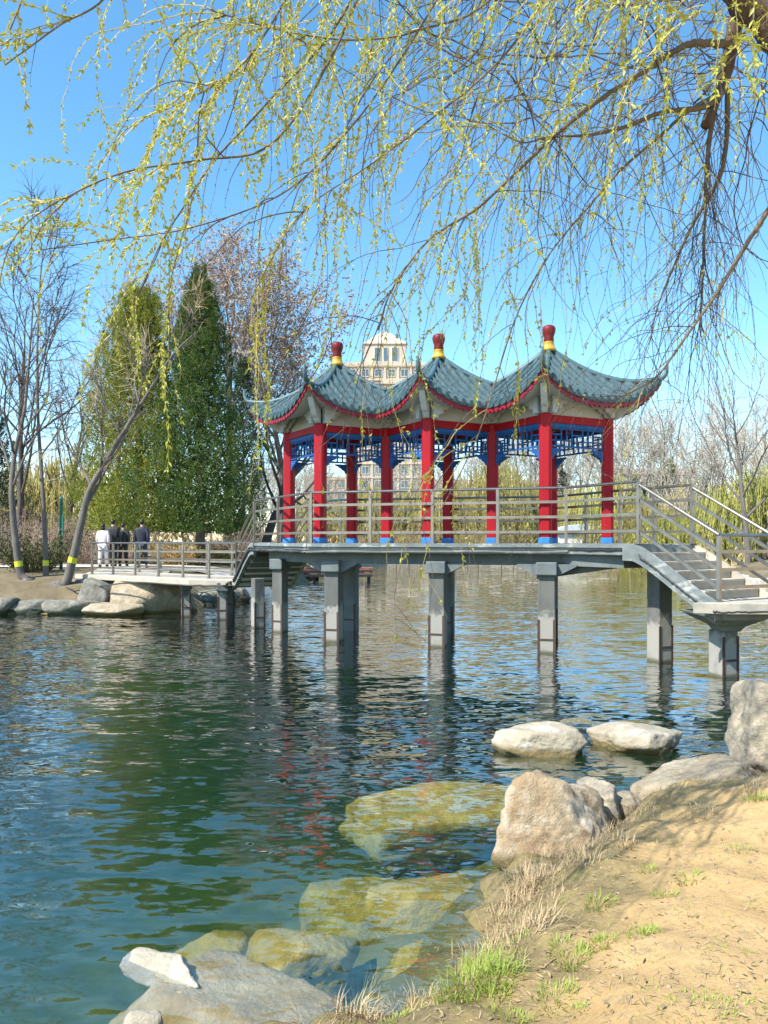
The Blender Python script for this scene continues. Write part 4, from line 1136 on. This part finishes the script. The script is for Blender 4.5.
for sx, ww in ((-1.7, 1.6), (.1, 1.2), (2.2, 1.6)):
    m = MB(); m.box((tx+sx, BD+1.93, tz+2.2), (ww, .18, 3.4)); f = m.build('window', M_TRIM, tw_)
    m = MB(); m.box((tx+sx, BD+1.82, tz+2.2), (ww-.35, .08, 3.0)); m.build('pane', M_GLASS, f)
m = MB(); m.box((tx+1.8, BD-1.3, 36.8), (5.2, 2.4, .3)); m.box((tx+1.8, BD-2.4, 37.3), (5.2, .12, .9)); m.build('balcony', M_CREAM, t)
building('pale apartment block low between the columns left of the tower', -9, BD+30, 22, 14, 17, M_CREAM, 6, 6)
building('pinkish brick building low over the trees right of the pavilion', 45, 128, 13, 10, 12.6, M_PINK, 5, 6, name='brick_building')
building('pale pinkish low building far behind the middle columns', 19, 150, 24, 10, 12.5, M_PINK, 5, 8, name='brick_building')
# pale pump house across the water
b = gp(585, 74); kk = thing('boat_house', 'small pale white shed with curved roof on the far bank left of the end column', 'shed', b)
m = MB(); m.box(b+Vector((0, 0, .9)), (6.0, 3, 1.9)); m.build('wall', mat('white_wall', (.66, .66, .64), (.58, .58, .57), scale=1), kk)
m = MB()
for a in range(13):
    th = math.pi*a/12
    for y in (-1.8, 1.8): m.v.append((b.x - 3.3*math.cos(th), b.y+y, b.z+1.85+.9*math.sin(th)))
for a in range(12): m.f.append((2*a, 2*a+1, 2*a+3, 2*a+2))
m.f += [tuple(range(0, 26, 2)), tuple(range(25, 0, -2))]
m.build('roof', mat('pale_blue_roof', (.45, .52, .56), (.5, .56, .58), scale=1), kk)

# ------------------------------------------------------------------ walkers on the left path
def skin_obj(name, verts, edges, rads, mat_, parent, root=0, sub=1):
    me = bpy.data.meshes.new(name); me.from_pydata(verts, edges, []); me.materials.append(mat_)
    o = bpy.data.objects.new(name, me); COL.objects.link(o)
    sk = o.modifiers.new('skin', 'SKIN'); sk.use_smooth_shade = True
    if not me.skin_vertices: 
        bpy.context.view_layer.objects.active = o
    sv = me.skin_vertices[0].data if me.skin_vertices else None
    if sv:
        for i, r_ in enumerate(rads): sv[i].radius = r_ if isinstance(r_, tuple) else (r_, r_); sv[i].use_root = (i == root)
    ss = o.modifiers.new('sub', 'SUBSURF'); ss.levels = sub; ss.render_levels = sub
    attach(o, parent); return o
M_SKIN = mat('skin', (.50, .31, .22), rough=.55); M_HAIR = mat('black_hair', (.012, .010, .010), rough=.45)
M_SHOE = mat('shoe', (.03, .03, .03), rough=.6)
def person(label, px, D, h, jacket, trousers, seed, step=.12, dy=0, hood=False, arm=0.0):
    rng = random.Random(seed); x = (px-384)/740*D; z0 = gz(x, D)+.045; s = h/1.72
    t = thing('person', label, 'person', (x, D, z0), 'four walkers on the left path')
    def T(a, b, c): return (x + a*s, D + b*s, z0 + c*s)
    V, E, Rr = [], [], []
    def add(p, r_, par=None):
        V.append(T(*p)); Rr.append((r_[0]*s, r_[1]*s) if isinstance(r_, tuple) else r_*s)
        if par is not None: E.append((par, len(V)-1))
        return len(V)-1
    pel = add((0, 0, .93), (.155, .11)); wai = add((0, .0, 1.10), (.14, .10), pel); che = add((0, .0, 1.30), (.165, .115), wai); nb = add((0, .0, 1.45), .065, che); nk = add((0, .01, 1.53), .055, nb)
    hd = add((0, .02, 1.62), (.075, .09), nk); tp = add((0, .02, 1.69), (.06, .075), hd)
    legs = []; arms = []
    for sg in (-1, 1):
        st = step*sg
        hp = add((sg*.09, 0, .88), .085, pel); kn = add((sg*.10, st*.5+.02, .48), .058, hp); an = add((sg*.10, st, .08), .04, kn); to = add((sg*.115, st+.15, .035), .03, an); legs.append((hp, kn, an, to))
        sh = add((sg*.19, 0, 1.40), .06, che); el = add((sg*.245, -.03-st*.3, 1.13), .042, sh); wr = add((sg*.25, .05-st*.6, .90), .028, el); pm = add((sg*.25, .07-st*.7, .83), .027, wr); arms.append((sh, el, wr))
        for q in range(4):
            b0 = (sg*.25, .045-st*.7+.02*q, .80); k1 = add((b0[0]+sg*.004, b0[1]+.0, .785), .0095, pm); k2 = add((b0[0]-sg*.004, b0[1]+.012, .755-.006*(1-abs(q-1.5))), .0085, k1); add((b0[0]-sg*.016, b0[1]+.022, .735-.006*(1-abs(q-1.5))), .007, k2)
        k1 = add((sg*.235, .105-st*.7, .83), .011, pm); add((sg*.222, .12-st*.7, .80), .009, k1)
    body = skin_obj('body', V, E, Rr, M_SKIN, t, 0)
    # jacket: torso shell and sleeves
    JV, JE, JR = [], [], []
    def ja(p, r_, par=None):
        JV.append(p); JR.append((r_[0]*s, r_[1]*s) if isinstance(r_, tuple) else r_*s)
        if par is not None: JE.append((par, len(JV)-1))
        return len(JV)-1
    j0 = ja(T(0, 0, 1.10), (.20, .145)); ja(T(0, 0, .86), (.205, .15), j0); j1 = ja(T(0, 0, 1.30), (.215, .15), j0); j2 = ja(T(0, 0, 1.44), (.13, .11), j1); ja(T(0, .0, 1.50), (.085, .085), j2)
    for sh, el, wr in arms:
        a = ja(V[sh], .085, j1); b = ja(V[el], .07, a); ja(V[wr], .052, b)
    skin_obj('jacket', JV, JE, JR, jacket, t, 0)
    TV, TE, TR = [], [], []
    def ta(p, r_, par=None):
        TV.append(p); TR.append((r_[0]*s, r_[1]*s) if isinstance(r_, tuple) else r_*s)
        if par is not None: TE.append((par, len(TV)-1))
        return len(TV)-1
    p0 = ta(T(0, 0, .93), (.175, .125))
    for hp, kn, an, to in legs:
        a = ta(V[hp], .108, p0); b = ta(V[kn], .085, a); ta(tuple(Vector(V[an])+Vector((0, 0, .01))), .07, b)
    skin_obj('trousers', TV, TE, TR, trousers, t, 0)
    m = MB(); m.ellipsoid(T(0, -.005, 1.655), (.088*s, .10*s, .10*s), seg=14, rings=9)
    if hood: m.ellipsoid(T(0, -.03, 1.56), (.085*s, .07*s, .12*s), seg=12, rings=8)
    m.build('hair', M_HAIR, t, smooth=True)
    m = MB(); m.ellipsoid(T(0, .10, 1.60), (.012*s, .022*s, .02*s)); 
    for sg in (-1, 1): m.ellipsoid(T(sg*.082, .015, 1.615), (.012*s, .022*s, .032*s))
    m.build('ears_and_nose', M_SKIN, body, smooth=True)
    for hp, kn, an, to in legs:
        m = MB(); a = Vector(V[an]); m.ellipsoid((a.x, a.y+.06*s, z0+.042*s), (.05*s, .14*s, .045*s)); m.build('shoe', M_SHOE, t, smooth=True)
    return t
M_JW = mat('white_pink_jacket', (.72, .62, .62), (.62, .52, .53), rough=.8, scale=5); M_PW = mat('white_trousers', (.70, .70, .74), rough=.8)
M_JB = mat('black_jacket', (.016, .016, .018), (.024, .024, .027), rough=.7, scale=8); M_JN = mat('navy_jacket', (.008, .011, .026), (.012, .016, .034), rough=.7, scale=8)
M_PB = mat('black_trousers', (.015, .015, .017), rough=.8); M_PD = mat('dark_jeans', (.03, .04, .07), rough=.85)
person('person in a pale pink and white jacket with white trousers, leftmost walker', 103, 27.6, 1.58, M_JW, M_PW, 1, hood=True)
person('taller person in black, second walker beside the white jacket', 113, 28.0, 1.74, M_JB, M_PB, 2, step=-.1)
person('shorter person in black close behind the tall one in black', 123, 28.4, 1.62, M_JB, M_PB, 3)
person('person in a dark navy padded coat, walking apart on the right', 142, 27.2, 1.74, M_JN, M_PD, 4, step=.16)

# ------------------------------------------------------------------ the foreground willow
WR = random.Random(2024)
wt = thing('weeping_willow', 'weeping willow hanging fresh yellow green twigs over the water from the right', 'tree', (3.35, 4.0, gz(3.35, 4.0)))
wood = MB(); thin = MB(); limbs = []
def spline(pts, n=8):
    pts = [Vector(p) for p in pts]; out = []
    for i in range(len(pts)-1):
        p0 = pts[max(i-1, 0)]; p1 = pts[i]; p2 = pts[i+1]; p3 = pts[min(i+2, len(pts)-1)]
        for k in range(n):
            t = k/n; out.append(.5*((2*p1) + (p2-p0)*t + (2*p0-5*p1+4*p2-p3)*t*t + (3*p1-p0-3*p2+p3)*t**3))
    out.append(pts[-1]); return out
def limb(pts, r0, r1, sides=9, keep=True):
    s = spline(pts); n = len(s); rr = [r1+(r0-r1)*(1-k/(n-1))**1.5 for k in range(n)]
    s2 = [p + rvec(WR, .10*rr[k]) for k, p in enumerate(s)]
    (thin if r0 < .05 and keep else wood).tube(s2, rr, sides if r0 > .02 else 6)
    if keep: limbs.append((s2, rr))
    return s2
tb = Vector((3.35, 4.0, gz(3.35, 4.0)-.1))
trunk = limb([tb, (3.30, 4.0, 1.8), (3.2, 4.1, 3.2), (2.98, 4.3, 4.3), (2.62, 4.4, 5.0), (2.3, 4.35, 5.7), (2.0, 4.2, 6.3)], .30, .11, 16, False)
wood.tube([tb+Vector((0, 0, -.1)), tb+Vector((0, 0, .15)), tb+Vector((0, 0, .5))], [.5, .38, .3], 14)
limb([(2.98, 4.3, 4.3), (2.6, 4.4, 4.85), P(752, 8, 4.4), P(705, -50, 4.3), P(640, -110, 4.0), P(520, -130, 3.6), P(400, -110, 3.2), P(300, -90, 2.9)], .15, .010)
limb([(2.62, 4.4, 5.0), P(745, 10, 4.6), P(727, 70, 4.6), P(706, 125, 4.5)], .075, .03)
L1 = limb([P(738, 45, 4.45), P(709, 44, 4.4), P(684, 46, 4.3), P(644, 72, 4.2), P(599, 100, 4.1), P(559, 132, 4.0), P(529, 160, 3.9), P(479, 207, 3.8), P(429, 240, 3.7), P(392, 290, 3.65), P(378, 330, 3.6)], .024, .0035)
L2 = limb([P(725, 90, 4.5), P(704, 107, 4.45), P(664, 112, 4.3), P(624, 127, 4.2), P(590, 135, 4.1), P(548, 137, 3.95), P(520, 142, 3.9), P(480, 120, 3.9)], .020, .0025)
L3 = limb([P(716, 95, 4.5), P(690, 110, 4.4), P(655, 140, 4.3), P(619, 172, 4.2), P(584, 212, 4.1), P(549, 255, 3.9), P(515, 320, 3.7), P(480, 430, 3.5), P(440, 512, 3.4)], .013, .0025)
L4 = limb([P(718, 95, 4.6), P(708, 150, 4.6), P(704, 240, 4.6), P(700, 330, 4.5)], .022, .004)
L5 = limb([P(800, 160, 4.2), P(768, 210, 4.2), P(734, 265, 4.2), P(715, 296, 4.2), P(680, 345, 4.1), P(655, 378, 4.1), P(615, 400, 4.0)], .018, .004)
L6 = limb([P(728, 92, 4.6), P(722, 170, 4.7), P(690, 230, 4.8), P(660, 300, 4.9), P(650, 340, 4.9)], .018, .004)
# overhead limbs above the frame, reaching left
L7 = limb([(2.3, 4.35, 5.7), P(560, -190, 3.8), P(420, -170, 3.3), P(330, -110, 2.9), P(290, -10, 2.8), P(250, 55, 2.75), P(215, 85, 2.7), P(165, 110, 2.7)], .012, .0018)
L8 = limb([(2.3, 4.35, 5.7), P(500, -300, 3.6), P(330, -280, 2.8), P(150, -210, 2.4), P(60, -80, 2.3), P(10, 30, 2.3)], .03, .002)
L9 = limb([P(420, -170, 3.3), P(380, -60, 3.0), P(330, 60, 2.9), P(270, 145, 2.9), P(200, 160, 2.85), P(125, 172, 2.8), P(65, 198, 2.8), P(28, 222, 2.8), P(8, 250, 2.75), P(-4, 300, 2.7)], .007, .0018)
L10 = limb([P(400, -110, 3.2), P(340, 20, 3.1), P(270, 100, 3.0), P(215, 160, 3.0), P(185, 205, 3.0), P(160, 245, 3.0), P(140, 290, 3.0), P(108, 340, 3.0), P(78, 403, 3.0)], .006, .0018)
L11 = limb([P(540, -200, 3.6), P(470, -60, 3.3), P(400, 60, 3.2), P(340, 140, 3.1), P(280, 195, 3.1), P(190, 228, 3.05), P(110, 240, 3.0), P(40, 250, 2.9)], .006, .002)
L12 = limb([P(640, -110, 4.0), P(560, -20, 3.8), P(500, 60, 3.6), P(430, 120, 3.5), P(370, 165, 3.4), P(300, 215, 3.4), P(250, 300, 3.3)], .008, .002)
L13 = limb([P(600, -160, 3.9), P(500, -10, 3.5), P(420, 30, 3.3), P(350, 40, 3.2), P(280, 30, 3.1), P(210, 10, 3.0)], .007, .0025)
L14 = limb([P(250, -240, 2.7), P(150, -120, 2.5), P(110, -10, 2.4), P(60, 25, 2.35), P(5, 65, 2.3)], .006, .002)
wood.build('trunk', M_BARK, wt, smooth=True); thin.build('branches', M_BRANCH, wt, smooth=True)
tw_y, tw_d, leafs, buds = MB(), MB(), MB(), MB()
def hang(p, d, L, r, leafy, dark, grav, wob=.12, step=.034, sz=1.0):
    p = Vector(p); d = Vector(d).normalized(); n = max(4, int(L/step)); pts = [p.copy()]
    for k in range(n):
        d = (d + rvec(WR, wob) + Vector((0, 0, -grav*(.5+k/n)))).normalized(); p = p + d*step
        if p.z < .25: break
        pts.append(p.copy())
    if len(pts) < 3: return
    rad = [r*(1-.72*k/(len(pts)-1)) for k in range(len(pts))]
    (tw_d if dark else tw_y).tube(pts, rad, 4 if r > .003 else 3, cap=False)
    for k in range(1, len(pts)):
        t = (pts[k]-pts[k-1]).normalized()
        if WR.random() < leafy*1.15:
            a = WR.uniform(0, 6.283); o1 = t.orthogonal().normalized(); o2 = t.cross(o1)
            for q in range(WR.choice((3, 4, 4, 5))):
                s = o1*math.cos(a+q*2.2) + o2*math.sin(a+q*2.2); dd = (s*.62 + t*1.0 + rvec(WR, .22)).normalized()
                leafs.leaf(pts[k] - t*step*WR.random(), dd, s.cross(t).normalized(), sz*WR.uniform(.013, .028), sz*WR.uniform(.0065, .0115))
        elif WR.random() < .75:
            o1 = (t.orthogonal().normalized()*WR.choice((-1, 1)) + t*1.2 + rvec(WR, .3)).normalized(); buds.leaf(pts[k], o1, rvec(WR).normalized(), .010, .0045)
    return pts
def side_twigs(L, n, f0, f1, Lr, leafy, dark, grav, bias, r=.0026, wob=.09, fork=.35, sz=1.0):
    s = L
    for k in range(n):
        f = f0 + (f1-f0)*(k+WR.random())/n; x = min(len(s)-1.001, f*(len(s)-1)); i = int(x); p = s[i].lerp(s[i+1], x-i); t = (s[i+1]-s[i]).normalized()
        d = t*.6 + rvec(WR, .45) + Vector(bias)
        ll = WR.uniform(*Lr); lf = leafy*WR.uniform(.5, 1.4); dk = WR.random() < dark
        if dk: lf *= .12
        pts = hang(p, d, ll, r*WR.uniform(.75, 1.25), lf, dk, grav*WR.uniform(.6, 1.4), wob, sz=sz)
        if pts and WR.random() < fork and len(pts) > 8:
            for q in range(WR.choice((1, 2, 3))):
                j = WR.randrange(2, len(pts)-3); hang(pts[j], (pts[j+1]-pts[j]).normalized()+rvec(WR, .5), ll*WR.uniform(.3, .6), r*.6, lf, dk, grav, wob, sz=sz)
for l in limbs[:2]: pass
A0 = limbs[0][0]
side_twigs(A0, 44, .22, 1.0, (.6, 1.8), .75, .25, .10, (-.25, 0, -.1))
side_twigs(L1, 70, .15, 1.0, (.4, 1.3), .45, .5, .11, (-.15, 0, -.2))
side_twigs(L2, 40, .1, 1.0, (.5, 1.5), .5, .45, .12, (-.1, 0, -.2))
side_twigs(L3, 46, .1, .98, (.4, 1.2), .4, .55, .10, (-.1, 0, -.15))
side_twigs(L4, 60, .05, 1.0, (.5, 1.6), .12, .9, .09, (0, 0, -.3), r=.003)
side_twigs(L5, 34, .0, 1.0, (.4, 1.2), .12, .85, .06, (-.2, 0, -.1))
side_twigs(L6, 44, .1, 1.0, (.4, 1.3), .12, .9, .08, (-.1, 0, -.2))
side_twigs(L7, 36, .35, 1.0, (.5, 1.3), .85, .2, .10, (-.15, 0, -.1))
side_twigs(L8, 8, .55, 1.0, (.3, .75), .85, .2, .10, (-.1, 0, -.1))
side_twigs(L9, 28, .2, .93, (.15, .45), .9, .1, .13, (-.15, 0, -.1))
side_twigs(L10, 11, .2, .9, (.15, .4), .7, .15, .13, (-.1, 0, -.1))
side_twigs(L11, 24, .3, 1.0, (.25, .8), .75, .3, .12, (-.1, 0, -.1))
side_twigs(L12, 30, .2, 1.0, (.3, 1.0), .7, .35, .11, (-.15, 0, -.1))
side_twigs(L13, 32, .25, 1.0, (.4, 1.2), .8, .25, .13, (-.1, 0, -.1))
side_twigs(L14, 7, .5, 1.0, (.2, .6), .85, .2, .10, (-.2, 0, -.1))
# curtain of dark bare twigs on the right, farther back
for k in range(340):
    px = WR.uniform(430, 790); py = WR.uniform(-150, 130); D = WR.uniform(4.2, 7.5)
    hang(P(px, py, D), Vector((WR.gauss(-.25, .6), WR.gauss(0, .5), WR.uniform(-.6, .3))), WR.uniform(1.0, 2.9), WR.uniform(.003, .006), .05, True, WR.uniform(.01, .08), .15, step=.07)
# near leafy sprays, top right
for k in range(46):
    px = WR.choice((WR.uniform(520, 740), WR.uniform(600, 800), WR.uniform(330, 520))); py = WR.uniform(-160, 20); D = WR.uniform(1.9, 2.9)
    hang(P(px, py, D), Vector((WR.gauss(-.3, .35), WR.gauss(0, .4), WR.uniform(-.7, 0))), WR.uniform(.3, .85), .0022, WR.uniform(.3, .8), False, WR.uniform(.05, .12), .09, sz=1.1)
# a long leafy curtain at the top
for k in range(105):
    px = WR.uniform(180, 720); py = WR.uniform(-160, -20); D = WR.uniform(2.6, 4.4)
    hang(P(px, py, D), Vector((WR.gauss(-.35, .5), WR.gauss(0, .4), WR.uniform(-.6, .2))), WR.uniform(.6, 1.7), .0026, .8, False, WR.uniform(.04, .12), .09)
tw_y.build('twigs', M_TWIGY, wt); c_ = tw_d.build('dark_twigs', M_TWIGD, wt); leafs.build('leaves', M_LEAF, wt); buds.build('buds', M_BUD, c_)

# ------------------------------------------------------------------ grass on the bank
rng = random.Random(9); g = MB(); dry = MB()
def blade(mb, p, d, L, w, bend):
    side = Vector((-d.y, d.x, 0)); side = side.normalized() if side.length > 1e-4 else Vector((1, 0, 0))
    p1 = p + d*L*.5; p2 = p1 + (d + Vector((d.x*bend, d.y*bend, -bend))).normalized()*L*.5; n = len(mb.v)
    mb.v += [tuple(p-side*w), tuple(p+side*w), tuple(p1+side*w*.8), tuple(p1-side*w*.8), tuple(p2)]; mb.f += [(n, n+1, n+2, n+3), (n+3, n+2, n+4)]
def tuft(mb, x, y, rad, n, L, w=.0022, flat=.5):
    for k in range(n):
        a = rng.uniform(0, 6.283); q = rad*math.sqrt(rng.random()); px, py = x+math.cos(a)*q, y+math.sin(a)*q
        d = Vector((math.cos(a)*flat*rng.uniform(.2, 1.2)+rng.gauss(0, .2), math.sin(a)*flat*rng.uniform(.2, 1.2)+rng.gauss(0, .2), 1)).normalized()
        blade(mb, Vector((px, py, gz(px, py)-.005)), d, L*rng.uniform(.5, 1.15), w*rng.uniform(.7, 1.3), rng.uniform(.1, .9))
def bankpt(px, py):
    """where the sight line through a picture point meets the bank"""
    for k in range(800):
        D = 1.5 + k*.01; p = P(px, py, D)
        if p.z < gz(p.x, p.y): return p
    return p
for px, py, rad, n, L in ((470, 985, .16, 300, .13), (500, 978, .10, 150, .09), (490, 1000, .08, 90, .06), (560, 948, .05, 60, .05), (575, 965, .07, 110, .06), (602, 945, .06, 80, .05), (645, 934, .07, 100, .05), (600, 905, .07, 90, .06), (665, 897, .06, 70, .04),
                          (555, 1000, .08, 110, .05), (578, 1012, .04, 40, .04), (510, 1020, .08, 80, .05), (395, 1020, .06, 60, .04), (690, 880, .06, 60, .045), (740, 850, .07, 60, .04), (760, 800, .12, 110, .08), (650, 870, .05, 50, .04), (700, 1015, .14, 120, .03), (520, 940, .03, 30, .05), (740, 1010, .1, 60, .03)):
    p = bankpt(px, py); tuft(g, p.x, p.y, rad, n, L, flat=.7)
for k in range(420):
    px, py = rng.uniform(400, 768), rng.uniform(770, 1024); p = bankpt(px, py)
    if gz(p.x, p.y) > .12: tuft(g, p.x, p.y, .03, 6, .025, w=.0016, flat=1)
o = g.build('green_grass', mat('fresh_grass', (.24, .33, .045), (.36, .40, .08), rough=.6, scale=9, transl=.3), kind='stuff'); tag(o, 'fresh green grass tufts sprouting on the dirt bank', 'grass')
near = [v for v in LAKE[3:14]]
for k in range(230):
    i = rng.choices(range(1, len(near)-1), weights=[1, 3, 6, 7, 7, 6, 4, 3, 2][:len(near)-2])[0]; t_ = rng.random(); a = Vector((*near[i], 0)).lerp(Vector((*near[i+1], 0)), t_); tdir = (Vector((*near[i+1], 0))-Vector((*near[i], 0))).normalized()
    nrm = Vector((tdir.y, -tdir.x, 0)); p = a + nrm*rng.uniform(-.02, .5)**1.0
    tuft(dry, p.x, p.y, .09, 16, rng.choice((.05, .08, .13)), w=.0018, flat=1.1)
for px, py, n, L in ((360, 1000, 120, .16), (350, 1015, 90, .14), (515, 905, 160, .15), (528, 885, 120, .14), (500, 925, 80, .12), (545, 880, 60, .1), (620, 845, 70, .09), (700, 815, 60, .09), (755, 790, 70, .12)):
    p = bankpt(px, py); tuft(dry, p.x, p.y, .10, n, L, w=.002, flat=.8)
for k in range(900):
    px, py = rng.uniform(380, 768), rng.uniform(780, 1024); p = bankpt(px, py)
    a = rng.uniform(0, 6.28); blade(dry, Vector((p.x, p.y, gz(p.x, p.y)+.004)), Vector((math.cos(a), math.sin(a), .12)).normalized(), rng.uniform(.02, .07), .0016, .1)
o = dry.build('dry_grass', mat('dead_straw', (.46, .36, .20), (.36, .25, .14), rough=.8, scale=8), kind='stuff'); tag(o, 'dry straw and dead stalks along the water edge', 'dry grass')

rng = random.Random(14); pb = MB(); dl = MB()
for k in range(420):
    px, py = rng.uniform(380, 768), rng.uniform(770, 1024); p = bankpt(px, py); r_ = rng.choice((.002, .003, .003, .004, .007))*rng.uniform(.7, 1.3)
    pb.ellipsoid((p.x, p.y, gz(p.x, p.y)+r_*.2), (r_*rng.uniform(.8, 1.5), r_, r_*.6), M=Matrix.Rotation(rng.uniform(0, 6.28), 3, 'Z'), seg=6, rings=4)
for k in range(700):
    px, py = rng.uniform(380, 768), rng.uniform(770, 1024); p = bankpt(px, py); a = rng.uniform(0, 6.28)
    if k < 350 and p.z > .5: continue
    dl.leaf(Vector((p.x, p.y, gz(p.x, p.y)+.006)), Vector((math.cos(a), math.sin(a), rng.uniform(-.1, .4))).normalized(), Vector((rng.gauss(0, .4), rng.gauss(0, .4), 1)).normalized(), rng.uniform(.018, .042), rng.uniform(.006, .014))
o = pb.build('pebbles', mat('small_pebbles', (.40, .29, .17), (.28, .20, .12), scale=20), kind='stuff'); tag(o, 'small pebbles and clods scattered over the dirt bank', 'pebbles')
o = dl.build('dead_leaves', mat('dead_brown_leaves', (.24, .155, .08), (.34, .25, .13), scale=14), kind='stuff'); tag(o, 'dead brown leaves strewn over the dirt bank', 'dead leaves')
